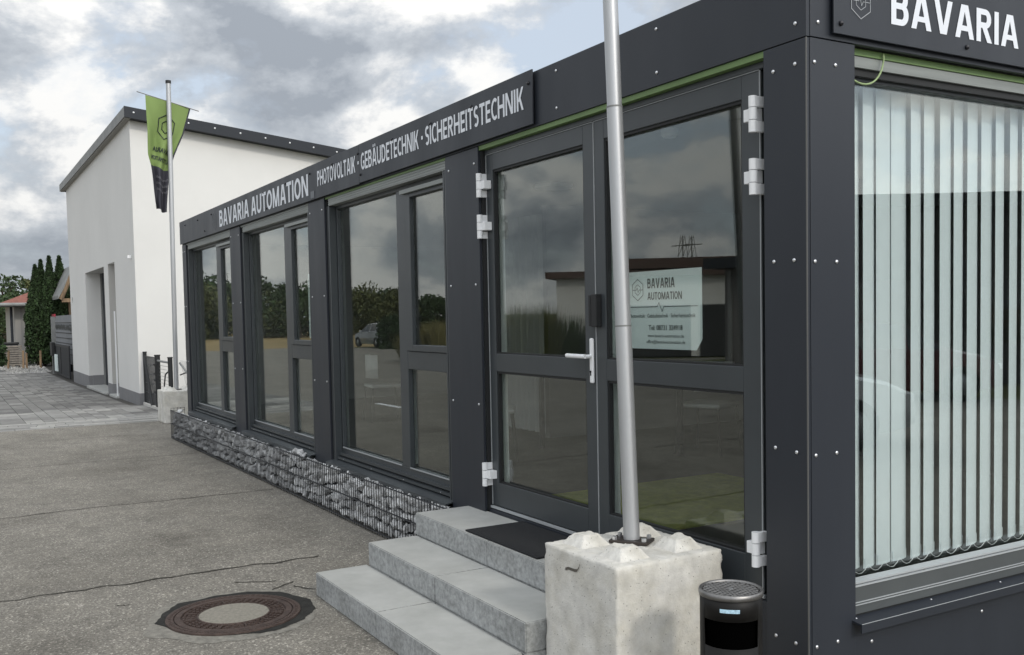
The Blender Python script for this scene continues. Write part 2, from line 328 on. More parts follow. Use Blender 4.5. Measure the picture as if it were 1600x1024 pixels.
def lettering(body, o, ex, ez, m, parent, width, height, bold=0.0, thick=0.002, name='lettering', cap=None, spacing=1.0):
    """flat lettering: o lower-left corner, ex reading direction, ez up; scaled to width and cap height"""
    me, x0, x1, y0, y1 = text_mesh(body, bold, spacing)
    if cap is None: cap = text_mesh('H', bold)[4]
    o = Vector(o); ex = Vector(ex); ez = Vector(ez); nn = ex.cross(ez)
    sx = width / (x1 - x0); sy = height / cap
    for v in me.vertices: v.co = o + ex * ((v.co.x - x0) * sx) + ez * (v.co.y * sy) + nn * (thick + v.co.z * .02)
    me.materials.clear(); me.materials.append(m); me.name = name
    ob = bpy.data.objects.new(name, me); COL.objects.link(ob)
    if parent: ob.parent = parent
    return ob
# bold sans-serif capitals drawn from bars, slanted bars and ring arcs (unit height), laid in thin layers
def cap_glyph(ch, t=.185):
    P = []; tv = t * .92
    def rect(x0, x1, y0, y1): P.append([(x0, y0), (x1, y0), (x1, y1), (x0, y1)])
    def diag(x0, y0, x1, y1, th=t):
        hx = th / 2 * math.hypot(x1 - x0, y1 - y0) / abs(y1 - y0); P.append([(x0 - hx, y0), (x0 + hx, y0), (x1 + hx, y1), (x1 - hx, y1)])
    def arc(cx, cy, rx, ry, a0, a1, n=20):
        for k in range(n):
            q = []
            for a, f in ((a0 + (a1 - a0) * k / n, 1), (a0 + (a1 - a0) * (k + 1) / n, 1), (a0 + (a1 - a0) * (k + 1) / n, 0), (a0 + (a1 - a0) * k / n, 0)):
                c, s_ = math.cos(R(a)), math.sin(R(a)); q.append((cx + (rx if f else rx - t) * c, cy + (ry if f else ry - tv) * s_))
            P.append(q)
    def bowl(x0, x1, y0, y1):
        xc = x1 - (y1 - y0) / 2 * .85; xc = max(x0 + .02, xc); rect(x0, xc, y1 - tv, y1); rect(x0, xc, y0, y0 + tv); arc(xc, (y0 + y1) / 2, x1 - xc, (y1 - y0) / 2, -90, 90, 14)
    w = .66
    if ch in 'A\u00c4': w = .80; hx = t * .53; diag(hx, 0, w / 2 - .045, 1); diag(w - hx, 0, w / 2 + .045, 1); rect(w * .22, w * .78, .22, .22 + tv * .9)
    if ch == '\u00c4': rect(w * .20, w * .20 + t * .85, 1.07, 1.07 + t * .85); rect(w * .80 - t * .85, w * .80, 1.07, 1.07 + t * .85)
    elif ch == 'B': w = .66; rect(0, t, 0, 1); bowl(t, w - .03, .46, 1); bowl(t, w, 0, .46 + tv)
    elif ch == 'C': w = .62; arc(.40, .5, .40, .5, 52, 308)
    elif ch == 'D': w = .72; rect(0, t, 0, 1); bowl(t, w, 0, 1)
    elif ch == 'E': w = .54; rect(0, t, 0, 1); [rect(t, w - d, y, y + tv) for y, d in ((0, 0), (.415, .03), (1 - tv, 0))]
    elif ch == 'F': w = .52; rect(0, t, 0, 1); [rect(t, w - d, y, y + tv) for y, d in ((.40, .03), (1 - tv, 0))]
    elif ch == 'G': w = .72; arc(.40, .5, .40, .5, 52, 315); rect(.42, w, .36, .36 + tv); rect(w - t, w, .08, .36)
    elif ch == 'H': w = .74; rect(0, t, 0, 1); rect(w - t, w, 0, 1); rect(t, w - t, .42, .42 + tv)
    elif ch == 'I': w = t; rect(0, t, 0, 1)
    elif ch == 'K': w = .70; rect(0, t, 0, 1); diag(t + .04, .40, w - t * .62, 1, t * .95); diag(w - t * .58, 0, t + .12, .58, t * .95)
    elif ch == 'L': w = .52; rect(0, t, 0, 1); rect(t, w, 0, tv)
    elif ch == 'M': w = .92; rect(0, t * .92, 0, 1); rect(w - t * .92, w, 0, 1); diag(w / 2, .02, t * .62, 1, t * .95); diag(w / 2, .02, w - t * .62, 1, t * .95)
    elif ch == 'N': w = .78; rect(0, t * .94, 0, 1); rect(w - t * .94, w, 0, 1); diag(w - t * .62, 0, t * .62, 1, t * .98)
    elif ch == 'O': w = .80; arc(.40, .5, .40, .5, 0, 360, 36)
    elif ch == 'P': w = .62; rect(0, t, 0, 1); bowl(t, w, .40, 1)
    elif ch == 'R': w = .68; rect(0, t, 0, 1); bowl(t, w - .04, .42, 1); diag(w - t * .55, 0, w * .50, .46, t * .98)
    elif ch == 'S': w = .56; arc(w / 2, .5 + .25 - tv / 4, w / 2, .25 + tv / 4, 38, 270); arc(w / 2, .25 + tv / 4, w / 2, .25 + tv / 4, 90, -142)
    elif ch == 'T': w = .62; rect(w / 2 - t / 2, w / 2 + t / 2, 0, 1); rect(0, w, 1 - tv, 1)
    elif ch == 'U': w = .74; rect(0, t, .36, 1); rect(w - t, w, .36, 1); arc(w / 2, .36, w / 2, .36, 180, 360)
    elif ch == 'V': w = .76; hx = t * .53; diag(w / 2 - .035, 0, hx, 1); diag(w / 2 + .035, 0, w - hx, 1)
    return P, w
def capitals(body, o, ex, ez, m, width, height, t=.185, gap=.105, name='lettering', thick=.0015):
    o = Vector(o); ex = Vector(ex); ez = Vector(ez); nn = ex.cross(ez); tot = 0; lay = []
    for ch in body:
        g_, w = cap_glyph(ch, t); lay.append((tot, g_)); tot += w + gap
    tot -= gap; sx = width / tot; mb = MB(); k = 0
    for x0, g_ in lay:
        for q in g_:
            k += 1; mb.add([o + ex * ((x0 + p[0]) * sx) + ez * (p[1] * height) + nn * (thick + .00004 * (k % 17)) for p in q], [(0, 1, 2, 3)])
    return mb.build(name, m)
def polyline_strip(name, pts, wd, o, ex, ez, m, parent, closed=False, off=0.002):
    o = Vector(o); ex = Vector(ex); ez = Vector(ez); nn = ex.cross(ez); mb = MB(); n = len(pts)
    for i in range(n if closed else n - 1):
        a = Vector(pts[i]); b = Vector(pts[(i + 1) % n]); d = (b - a).normalized(); p = Vector((-d.y, d.x)) * wd / 2; a2 = a - d * wd * 0.4; b2 = b + d * wd * 0.4
        mb.add([o + ex * q.x + ez * q.y + nn * (off + 0.0001 * (i % 3)) for q in (a2 - p, b2 - p, b2 + p, a2 + p)], [(0, 1, 2, 3)])
    return mb.build(name, m, parent)
def logo(o, ex, ez, h, m, parent, wd):
    hx = lambda r: [(r * math.sin(math.pi / 3 * k) * 0.92, r * math.cos(math.pi / 3 * k)) for k in range(6)]
    polyline_strip('logo', hx(h / 2), wd, o, ex, ez, m, parent, True)
    polyline_strip('logo', hx(h / 4), wd * 0.8, o, ex, ez, m, parent, True)
    polyline_strip('logo', [(-h * .40, 0), (-h * .1, 0), (-h * .03, h * .1), (h * .03, -h * .12), (h * .1, 0), (h * .40, 0)], wd * 0.8, o, ex, ez, m, parent)

def zt(x):
    if x > -15: return 0.0
    return max(-0.16, -0.01 * (-15 - x))

# ------------------------------------------------------------------ setting
g = MB(); g.box(-1500, 1500, -1500, 1500, -1.2, -0.25); tag(g.build('ground', M['grass']), kind='structure')
fld = MB(); fld.add([(-420, -160, -0.235), (-58, -160, -0.235), (-58, -2, -0.235), (-75, 60, -0.235), (-420, 90, -0.235)], [(0, 1, 2, 3, 4)])
tag(fld.build('field', M['field']), kind='structure')
yard = MB(); yard.box(-15.12, 34, -26, 14, -0.24, 0.0)
yard = yard.build('asphalt_yard', M['asphalt']); tag(yard, kind='structure')
road = MB(); xs = [-15.13, -20, -25, -31, -58]
for a, b in zip(xs, xs[1:]):
    road.add([(a, -24, zt(a) - .004), (b, -18, zt(b) - .004), (b, -3.4, zt(b) - .004), (a, -3.4, zt(a) - .004)], [(0, 1, 2, 3)])
tag(road.build('road', M['asphalt']), kind='structure')

# joints / cracks across the yard: thin irregular dark strips lying on it
def crack(x0, y0, y1, amp, wd, seed):
    rnd = random.Random(seed); mb = MB(); pts = []; y = y0; x = x0
    while y < y1:
        pts.append((x0 + amp * noise.noise(Vector((seed * 9.1, y * 0.8, 0))) + 0.35 * amp * noise.noise(Vector((seed * 3.3, y * 6, 1))), y)); y += 0.05
    for (xa, ya), (xb, yb) in zip(pts, pts[1:]):
        w1 = wd * (0.35 + 0.9 * abs(noise.noise(Vector((ya * 2.3, seed, 0))))); w2 = wd * (0.35 + 0.9 * abs(noise.noise(Vector((yb * 2.3, seed, 0)))))
        mb.add([(xa - w1, ya, 0.004), (xb - w2, yb, 0.004), (xb + w2, yb, 0.004), (xa + w1, ya, 0.004)], [(0, 3, 2, 1)])
    o = mb.build('crack', mat('crack_dirt', (.058, .055, .048), .95, spec=.1), yard); return o
crack(-13.2, -6, 0.2, 0.03, 0.008, 11); crack(-10.42, -7, -0.25, 0.05, 0.013, 1); crack(-7.08, -7, -0.2, 0.10, 0.014, 2); crack(-4.14, -7, -0.72, 0.16, 0.017, 3); crack(-1.6, -7, -1.6, 0.12, 0.010, 5)
for (cx, cy, a, ln, sd) in ((-3.62, -1.35, 1.0, 0.28, 6), (-3.42, -1.22, 2.2, 0.22, 7), (-3.3, -1.12, 0.4, 0.18, 8), (-3.55, -2.2, 0.9, 0.07, 9)):
    mb = MB(); d = Vector((math.cos(a), math.sin(a)))
    for k in range(8):
        p = Vector((cx, cy)) + d * ln * (k / 8 - .5); q = Vector((cx, cy)) + d * ln * ((k + 1) / 8 - .5); off = Vector((-d.y, d.x)) * 0.006; j = 0.07 * noise.noise(Vector((k * .33, sd, 0))); j2 = 0.07 * noise.noise(Vector((k * .33 + .33, sd, 0)))
        p += Vector((-d.y, d.x)) * j; q += Vector((-d.y, d.x)) * j2
        mb.add([(*(p - off), .004), (*(q - off), .004), (*(q + off), .004), (*(p + off), .004)], [(0, 1, 2, 3)])
    mb.build('crack', mat('crack_dirt', (.058, .055, .048), .95, spec=.1), yard)

# block paving in front of the hall, with open joints; the 300 nearest stones are single objects
pave = MB()
for a, b in zip([-15.13, -20, -25, -31, -44], [-20, -25, -31, -44, -52]):
    pave.add([(a, -3.4, zt(a) - .014), (b, -3.4, zt(b) - .014), (b, 2.0, zt(b) - .014), (a, 2.0, zt(a) - .014)], [(0, 1, 2, 3)])
pave = pave.build('paving', mat('joint_sand', (0.055, 0.052, 0.046), 0.95)); tag(pave, kind='structure')
rp = random.Random(3); stones = []
x = -15.20
for row in range(6):                                         # running courses along the edge
    y = -3.4 - rp.random() * 0.4
    while y < 0.9:
        ln = rp.choice((0.3, 0.45, 0.6)); stones.append((x - 0.205, x - 0.006, y + .003, y + ln - .004)); y += ln
    x -= 0.208
y = -3.4
while y < 0.9:                                               # lanes running away along the hall
    wd = rp.choice((0.2, 0.3, 0.4)); xx = x - 0.002
    while xx > -41:
        ln = rp.choice((0.3, 0.4, 0.6, 0.6)); stones.append((xx - ln + .004, xx - .004, y + .004, y + wd - .004)); xx -= ln
    y += wd
stones = [s for s in stones if not (s[1] < -19.2 and s[3] > 0.47)]
stones.sort(key=lambda s: -s[1])
def paver_box(mb, s, mi):
    zc_ = zt((s[0] + s[1]) / 2) + rp.uniform(-.0015, .0015); bv = 0.004
    x0, x1, y0, y1 = s; t0, t1 = zt(x0), zt(x1); dz = zc_ - zt((s[0] + s[1]) / 2)
    vs = [(x0, y0, t0 - .06), (x1, y0, t1 - .06), (x1, y1, t1 - .06), (x0, y1, t0 - .06), (x0, y0, t0 + dz - bv), (x1, y0, t1 + dz - bv), (x1, y1, t1 + dz - bv), (x0, y1, t0 + dz - bv),
          (x0 + bv, y0 + bv, t0 + dz), (x1 - bv, y0 + bv, t1 + dz), (x1 - bv, y1 - bv, t1 + dz), (x0 + bv, y1 - bv, t0 + dz)]
    mb.add(vs, [(0, 1, 5, 4), (1, 2, 6, 5), (2, 3, 7, 6), (3, 0, 4, 7), (4, 5, 9, 8), (5, 6, 10, 9), (6, 7, 11, 10), (7, 4, 8, 11), (8, 9, 10, 11)], mi)
rest = MB()
def pcol(s):
    if -15.2 > s[1] > -16.6: return rp.choice((0, 0, 3, 3, 1))
    if -18.9 < s[1] < -17.5: return rp.choice((0, 3, 1, 0))
    if -21.6 < s[1] < -18.9: return rp.choice((2, 2, 1, 1))
    return rp.choice((0, 1, 1, 2, 1))
vis = [s for s in stones if s[3] > -2.9]; hid = [s for s in stones if s[3] <= -2.9]
for i, s in enumerate(vis):
    if i < 300:
        mb = MB(); paver_box(mb, s, 0); mb.build('paver', PAV[pcol(s)], pave)
    else: paver_box(rest, s, pcol(s))
for s in hid: paver_box(rest, s, pcol(s))
tag(rest.build('distant_pavers', PAV, pave), kind='stuff')
kb = MB()
for i in range(7): kb.box(-15.195, -15.135, -3.4 + i * .62, -3.4 + i * .62 + .612, -.2, -.004)
kb = kb.build('edge_kerb', mat('kerb_concrete', (0.28, 0.275, 0.26), 0.9, var=0.2, vscale=8)); tag(kb, kind='structure')
kb.parent = None
grv = MB()
for i in range(30):
    for j in range(6):
        pass
grv.add([(-41, -4, -.15), (-46, -4, -.15), (-46, .6, -.15), (-41, .35, -.15), (-38.2, .25, -.15), (-38.8, -.9, -.15)], [(0, 1, 2, 3, 4, 5)])
tag(grv.build('gravel_bed', M['gravel']), kind='structure')
rg = random.Random(5); gs = MB()
for k in range(700):
    x = -46 + 7 * rg.random(); y = -2.5 + 3 * rg.random(); r = rg.uniform(.03, .08)
    if x > -38.6 - (y < -.9) * 2.4: continue
    gs.add([(x + r * rg.uniform(.6, 1.2), y, -.15), (x, y + r, -.15), (x - r, y, -.14), (x, y - r, -.15), (x, y, -.15 + r)], [(0, 1, 4), (1, 2, 4), (2, 3, 4), (3, 0, 4)])
tag(gs.build('gravel_pebbles', mat('pebble', (0.30, 0.295, 0.28), 0.9, rand=0.4)), 'grey pebbles heaped over the gravel bed by the thuja trees', 'gravel', kind='stuff')

# ------------------------------------------------------------------ the office container
EX, EY, EZ = Vector((1, 0, 0)), Vector((0, 1, 0)), Vector((0, 0, 1))
XE, DEP = -12.09, 6.0
cont = empty('office_container', 'long anthracite office container with glazed front and double door', 'building', (0, 0, 0))
def shell(nm, m, *bx, bevel=0.0015): return B(nm, m, cont, *bx, bevel=bevel)
FB = 2.881
fasA = shell('fascia', M['clad'], (XE, 0, 0.0, 0.02, FB, 3.205))
fasB = shell('fascia', M['clad'], (-.02, 0.003, 0.0205, DEP, FB + .001, 3.206))
posts = [(XE, -11.85), (-9.308, -8.841), (-6.308, -5.851), (-3.322, -2.837), (-.242, -0.0015)]
pm = []
for i, (a, b) in enumerate(posts): pm.append(shell('post_panel', M['clad'], (a, b, 0.001, 0.02, 0.02, FB - .004)))
postB = shell('post_panel', M['clad'], (-.02, 0.0015, 0.0205, .286, 0.02, FB - .003))
cs = shell('corner_strip', mat('corner_edge', (0.12, 0.12, 0.115), 0.5), (-.004, 0.0028, -.0012, 0.0015, 0.02, FB - .004), bevel=0)
pB2 = shell('post_panel', M['clad'], (-.02, 0.0015, 2.714, DEP, 0.02, FB - .003))
for a, b in ((posts[0][1], posts[1][0]), (posts[1][1], posts[2][0]), (posts[2][1], posts[3][0])):
    shell('base_panel', M['clad'], (a + .001, b - .001, 0.004, 0.02, 0.02, .40))
shell('base_panel', M['clad'], (posts[3][1] + .001, posts[4][0] - .001, 0.03, 0.05, 0.02, .47))
bpB = shell('base_panel', M['clad'], (-.02, -.001, .287, 2.713, 0.02, .405))
# closed shell round the room
shell('roof', M['zinc'], (XE, -.02, .02, DEP, 3.02, 3.19))
shell('wall', M['iwall'], (XE, -.02, DEP - .06, DEP - .002, .02, 3.02), bevel=0)
shell('wall', M['iwall'], (XE, XE + .06, .021, DEP - .06, .02, 3.02), bevel=0)
shell('wall', M['iwall'], (-.11, -.021, 2.72, DEP - .06, .02, 3.02), bevel=0)
shell('floor', mat('dark_floor', (.045, .04, .034), .8, var=.15, vscale=4), (XE + .06, -.165, .165, DEP - .06, .36, .45), bevel=0)
shell('ceiling', M['iceil'], (XE + .06, -.02, .021, DEP - .06, 2.90, 3.0), bevel=0)
shell('partition_wall', M['iwall'], (-5.9, -5.8, 2.4, DEP - .06, .45, 2.9), bevel=0)
shell('partition_wall', mat('dark_partition', (0.05, 0.05, 0.05), .8), (-3.2, -.11, 3.9, 4.0, .45, 2.9), bevel=0)
for a, b in posts: shell('inner_post', M['inner'], (max(a, XE + .061) + .012, min(b, -.03) - .03, 0.022, 0.128, .45, 2.9), bevel=0)
shell('inner_post', M['inner'], (-.19, -.022, 0.191, .276, .45, 2.9), bevel=0)

# screws
ms = MB(); ms.lathe([(0.0, .0), (.0085, .0), (.0085, .003), (.0055, .0055), (0.0, .006)], 12); SCR = ms.mesh('screw', M['screw'], True)
ms = MB(); ms.lathe([(0.0, .0), (.011, .0), (.011, .006), (.007, .011), (0.0, .012)], 12); SCB = ms.mesh('screw', M['screw_b'], True)
RA = (R(90), 0, 0); RB = (0, R(90), 0)
for (a, b), p in zip(posts, pm):
    zs_ = (2.777, 1.972, 1.168, .345)
    for z in zs_:
        for x in ([a + .055, b - .057] if b - a > .3 else [a + .057, b - .064]):
            inst('screw', SCR, p, (x + random.uniform(-.006, .006), 0.001, z + random.uniform(-.005, .005)), RA)
for z in (2.780, 1.965, 1.156, .341):
    for y in (.046, .170): inst('screw', SCR, postB, (0.0015, y + random.uniform(-.003, .003), z), RB)
for x in (-1.87, -.962, -.058):
    for z in (3.156, 2.945): inst('screw', SCR, fasA, (x, 0, z), RA)
inst('screw', SCR, fasB, (0.003, .064, 2.943), RB)
for y in (.389, 1.169, 1.95): inst('screw', SCR, bpB, (-.001, y, .301), RB)

# window of the long side: frame in front of the room, shutter box, guide rails, sill and panes
def window_A(xl, xr):
    m1 = xr - 1.065; m2 = xr - .90; s2 = xr - .775
    f = MB(); y0, y1 = .085, .127
    f.box(xl - .02, xl + .105, y0, y1, .455, 2.80); f.box(xr - .07, xr + .02, y0, y1, .455, 2.80)
    f.box(xl + .105, xr - .07, y0, y1, 2.765, 2.80); f.box(xl + .105, xr - .07, y0, y1, .455, .560)
    f.box(m1 + .008, m2, y0 - .003, y1, .560, 2.765); f.box(m2, xr - .07, y0 - .002, y1, 1.35, 1.492)
    w = f.build('window', M['frame'], cont, bevel=.004)
    s = MB()                                                # opening sash, upper right
    s.box(m2 + .003, s2, .070, .108, 1.495, 2.762); s.box(xr - .16, xr - .072, .070, .108, 1.495, 2.762); s.box(s2, xr - .16, .070, .108, 2.69, 2.762); s.box(s2, xr - .16, .070, .108, 1.495, 1.545)
    s.build('sash', M['frame'], w, bevel=.004)
    sb = MB(); sb.box(xl + .072, xr - .002, .018, .14, 2.797, 2.862)
    for k in range(3): sb.box(xl + .072, xr - .002, .0145 , .018, 2.806 + .019 * k, 2.814 + .019 * k)
    sb.build('shutter_box', M['shutter'], w, bevel=.001)
    B('shutter_slat', M['shutter'], w, (m2 + .004, xr - .08, .040, .066, 2.722, 2.752))
    B('green_strip' if xr > -4 else 'cover_strip', M['green'] if xr > -4 else M['shutter'], w, (xl, xr, .012, .05, 2.8625, 2.8795))
    for a in (xl + .022, xr - .082):
        gr = MB(); gr.box(a, a + .020, .02, .082, .44, 2.796); gr.box(a + .030, a + .060, .02, .082, .44, 2.796); gr.box(a + .020, a + .030, .045, .082, .44, 2.796)
        gr.build('guide_rail', M['frame'], w)
    B('jamb_gap', M['frame_d'], w, (xl - .015, xl + .020, .021, .084, .42, 2.86))
    B('inner_frame', M['inner'], w, (xl - .045, xl - .030, .157, .20, .47, 2.80)); B('inner_frame', M['inner'], w, (m1 + .03, m1 + .10, .130, .18, .575, 2.75)); B('inner_sill', M['inner'], w, (xl - .03, xr, .130, .20, .47, .535))
    B('seal', M['edge'], w, (xl + .108, m1 - .004, .078, .0835, .556, .566), (m2 + .004, xr - .074, .078, .0835, .556, .566))
    si = MB(); si.add([(xl, -.055, .428), (xr, -.055, .428), (xr, .08, .452), (xl, .08, .452), (xl, -.055, .392), (xr, -.055, .392), (xr, -.049, .392), (xl, -.049, .392), (xl, -.049, .420), (xr, -.049, .420), (xr, .08, .444), (xl, .08, .444)],
           [(0, 1, 2, 3), (0, 4, 5, 1), (4, 7, 6, 5), (7, 8, 9, 6), (8, 11, 10, 9), (0, 3, 11, 8), (1, 9, 10, 2), (0, 8, 7, 4), (1, 5, 6, 9)])
    si.box(xl + .002, xr - .002, .03, .083, .456, .476); si.box(xl + .002, xr - .002, .05, .084, .490, .515)
    so = si.build('sill', M['frame'], w)
    for k in range(4): inst('screw', SCR, so, (xl + .25 + (xr - xl - .5) * k / 3, .028, .466), RA, (.5, .5, .5))
    for a, b, c, d, yy in ((xl + .105, m1, .560, 2.765, .118), (m2, xr - .07, .560, 1.35, .118), (s2, xr - .16, 1.545, 2.69, .100)):
        B('pane', M['glass'], w, (a, b, yy, yy + .006, c, d))
    return w
W1 = window_A(posts[0][1], posts[1][0]); W2 = window_A(posts[1][1], posts[2][0]); W3 = window_A(posts[2][1], posts[3][0])
for w_, xr in ((W2, posts[2][0]),):                          # inside handle
    hb = MB(); hb.box(xr - .845, xr - .825, .165, .185, 1.98, 2.12); hb.box(xr - .845, xr - .72, .185, .2, 2.10, 2.125); hb.build('window_handle', M['frame_d'], w_)

# double door
xl, xr = posts[3][1], posts[4][0]
df = MB(); df.box(xl - .03, xl + .005, .045, .13, .452, 2.851); df.box(xr - .045, xr + .02, .045, .13, .452, 2.851); df.box(xl + .005, xr - .045, .045, .13, 2.822, 2.851); df.box(xl + .005, xr - .045, .045, .14, .452, .490)
df = df.build('door_frame', M['frame'], cont, bevel=.003)
B('green_strip', M['green'], df, (xl, xr, .010, .05, 2.8525, 2.8795)); B('threshold', M['edge'], df, (xl + .01, xr - .05, .034, .0445, .478, .492))
B('jamb_gap', M['frame_d'], df, (xl + .0015, xl + .018, .021, .0445, .46, 2.85)); B('jamb_gap', M['frame_d'], df, (xr - .008, xr - .0015, .021, .0445, .46, 2.85))
def leaf(x0, x1, g0, g1, left):
    m = MB(); y0, y1 = .052, .096; z0, z1 = .497, 2.818
    m.box(x0, g0, y0, y1, z0, z1); m.box(g1, x1, y0, y1, z0, z1)
    m.box(g0, g1, y0, y1, 2.713, z1); m.box(g0, g1, y0, y1, 1.395, 1.512); m.box(g0, g1, y0, y1, z0, .652)
    d = m.build('door_leaf', M['frame'], cont, bevel=.003)
    for c, e in ((.652, 1.395), (1.512, 2.713)):
        B('pane', M['glass'], d, (g0, g1, .085, .091, c, e))
        B('gasket', M['frame_d'], d, (g0, g0 + .012, .060, .084, c, e), (g1 - .012, g1, .060, .084, c, e), (g0 + .012, g1 - .012, .060, .084, e - .014, e), (g0 + .012, g1 - .012, .060, .084, c, c + .010))
        B('inner_frame', mat('door_inner_frame', (.62, .66, .64), .5), d, (g0 - .05, g0 - .015, .0965, .145, c - .03, e + .03), (g1, g1 + .03, .0965, .145, c - .03, e + .03))
    B('edge_seal', M['edge'], d, (x0 - .006, x0 - .001, .0485, .056, z0, z1), (x0, x1, .0485, .056, z1 + .0005, z1 + .0035), (x0, x1, .040, .05, z0 - .010, z0 - .004)) if left else \
    B('edge_seal', M['edge'], d, (x1 + .001, x1 + .006, .0485, .056, z0, z1), (x0, x1, .0485, .056, z1 + .0005, z1 + .0035), (x0 - .005, x0 - .001, .0485, .056, z0, z1), (x0, x1, .040, .05, z0 - .010, z0 - .004))
    hx = (x0 - .0) if left else (x1 + .018)
    sgn = 1 if left else -1
    for zc_ in (2.62, 2.35, .705):
        h = MB()
        for k, (a, b) in enumerate(((.030, .078), (-.024, .027), (-.078, -.027))): h.tube([(hx, -.006, zc_ + a), (hx, -.006, zc_ + b)], .0185, 14)
        h.box(min(hx, hx + sgn * .062), max(hx, hx + sgn * .062), -.002, .0515, zc_ - .026, zc_ + .028)
        h.box(min(hx - sgn * .016, hx + sgn * .004), max(hx - sgn * .016, hx + sgn * .004), .0, .0515, zc_ + .031, zc_ + .077); h.box(min(hx - sgn * .016, hx + sgn * .004), max(hx - sgn * .016, hx + sgn * .004), .0, .0515, zc_ - .077, zc_ - .031)
        h.build('hinge', M['white_p'], d, bevel=.002)
    return d
LL = leaf(xl + .022, -1.592, -2.735, -1.692, True)
LR = leaf(-1.582, -.318, -1.492, -.430, False)
hd = MB(); hd.box(-1.634, -1.602, .034, .0515, 1.375, 1.628); hp = hd.build('handle_plate', M['white_p'], LL, bevel=.008)
hv = MB(); hv.tube([(-1.618, .036, 1.526), (-1.618, -.004, 1.526)], .011, 12); hv.tube([(-1.612, -.006, 1.527), (-1.66, -.008, 1.527), (-1.74, -.007, 1.5275), (-1.802, -.004, 1.528)], .0125, 12); hv.build('lever', M['white_p'], hp, smooth=True)
kh = MB(); kh.tube([(-1.618, .0335, 1.440), (-1.618, .030, 1.440)], .006, 10); kh.box(-1.6205, -1.6155, .030, .0336, 1.418, 1.440); kh.build('keyhole', M['hole'], hp)
B('lock_sensor', M['frame_d'], LL, (-1.618, -1.594, .022, .0515, 1.695, 1.868), bevel=.003); B('lock_sensor', M['frame_d'], LR, (-1.578, -1.530, .012, .0515, 1.690, 1.872), bevel=.004)

# end window with the vertical blinds
f = MB(); f.box(-.155, -.085, .27, .335, .43, 2.80); f.box(-.155, -.085, 2.66, 2.73, .43, 2.80); f.box(-.155, -.085, .335, 2.66, 2.755, 2.80); f.box(-.155, -.085, .335, 2.66, .43, .535)
wb = f.build('window', M['frame'], cont, bevel=.004)
B('pane', M['glass'], wb, (-.118, -.112, .335, 2.66, .535, 2.755))
B('shutter_box', M['shutter'], wb, (-.14, -.045, .288, 2.712, 2.803, 2.850)); B('shutter_gap', M['frame_d'], wb, (-.1, -.060, .288, 2.712, 2.772, 2.8025))
B('green_strip', M['green'], wb, (-.09, -.038, .288, 2.712, 2.8515, 2.8795))
B('seal', M['edge'], wb, (-.084, -.022, .288, 2.712, .5605, .5665), (-.0845, -.016, .288, 2.712, .549, .556), (-.0245, -.0165, .288, 2.712, .478, .482), (-.0245, -.0155, .288, 2.712, .467, .471))
B('frame_front', mat('end_frame_sunlit', (.075, .083, .085), .45, var=.08, vscale=2), wb, (-.0846, -.020, .288, 2.712, .428, .5485), bevel=.001)  # same paint as the other frames, sunlight on this end mixed into the colour
B('sill_gap', M['frame_d'], wb, (-.08, -.026, .288, 2.712, .408, .4275))
si = MB(); si.add([(.055, .262, .411), (.055, 2.74, .411), (-.03, 2.74, .420), (-.03, .262, .420), (.055, .262, .372), (.055, 2.74, .372), (.049, 2.74, .372), (.049, .262, .372), (.049, .262, .403), (.049, 2.74, .403), (-.03, 2.74, .412), (-.03, .262, .412)],
       [(0, 1, 2, 3), (0, 4, 5, 1), (4, 7, 6, 5), (7, 8, 9, 6), (8, 11, 10, 9), (0, 3, 11, 8), (1, 9, 10, 2), (0, 8, 7, 4), (1, 5, 6, 9)])
so = si.build('sill', M['clad'], wb); B('sill_edge', M['edge'], wb, (.053, .0556, .264, 2.738, .4105, .4125))
for y in (.296, .80, 1.32, 1.85): inst('screw', SCR, so, (-.005, y, .4175), (0, R(8), 0), (.6, .6, .6))
bl = empty('vertical_blind', 'white vertical slat blind hanging behind the end window', 'blind', (-.21, 0, .5))
rb = random.Random(4); y = .40; sl = MB(); n = 6
for k in range(n):                                           # gently curved slat
    a = k / n - .5; b = (k + 1) / n - .5; ca = .010 * (1 - 4 * a * a); cb = .010 * (1 - 4 * b * b)
    sl.add([(ca, a * .127, 0), (cb, b * .127, 0), (cb, b * .127, 2.27), (ca, a * .127, 2.27)], [(0, 1, 2, 3)])
SLAT = sl.mesh('slat', M['blind'], True); chain = MB()
while y < 2.62:
    ang = R(11) + rb.uniform(-.11, .11); o = inst('slat', SLAT, bl, (rb.uniform(-.004, .004), y + rb.uniform(-.006, .006), .055), (0, 0, ang))
    wt = MB(); wt.box(-.0015, .0025, -.058, .058, .005, .052); 
    inst('slat_weight', wt.mesh('slat_weight', M['blind']), o, (.003, 0, -.003))
    chain.tube([Vector((.03, y - .035 + .108 * t, .075 - .035 * 4 * t * (1 - t))) for t in (0, .2, .4, .6, .8, 1)], .0014, 5)
    y += .1105
chain.build('chain', M['white_p'], bl); B('head_rail', M['white_p'], bl, (-.02, .02, .34, 2.65, 2.33, 2.37))
# loose green cable hanging out over the end window
cb = MB(); pts = []
P0, P1, P2, P3 = Vector((-.03, .505, 2.873)), Vector((-.015, .50, 2.80)), Vector((0.005, .40, 2.66)), Vector((-.05, .30, 2.765))
for k in range(15):
    t = k / 14; pts.append((1 - t) ** 3 * P0 + 3 * t * (1 - t) ** 2 * P1 + 3 * t * t * (1 - t) * P2 + t ** 3 * P3)
cb.tube(pts, .0042, 8); tag(cb.build('cable', M['hose'], smooth=True), 'loose pale green cable looping out above the end window', 'cable')

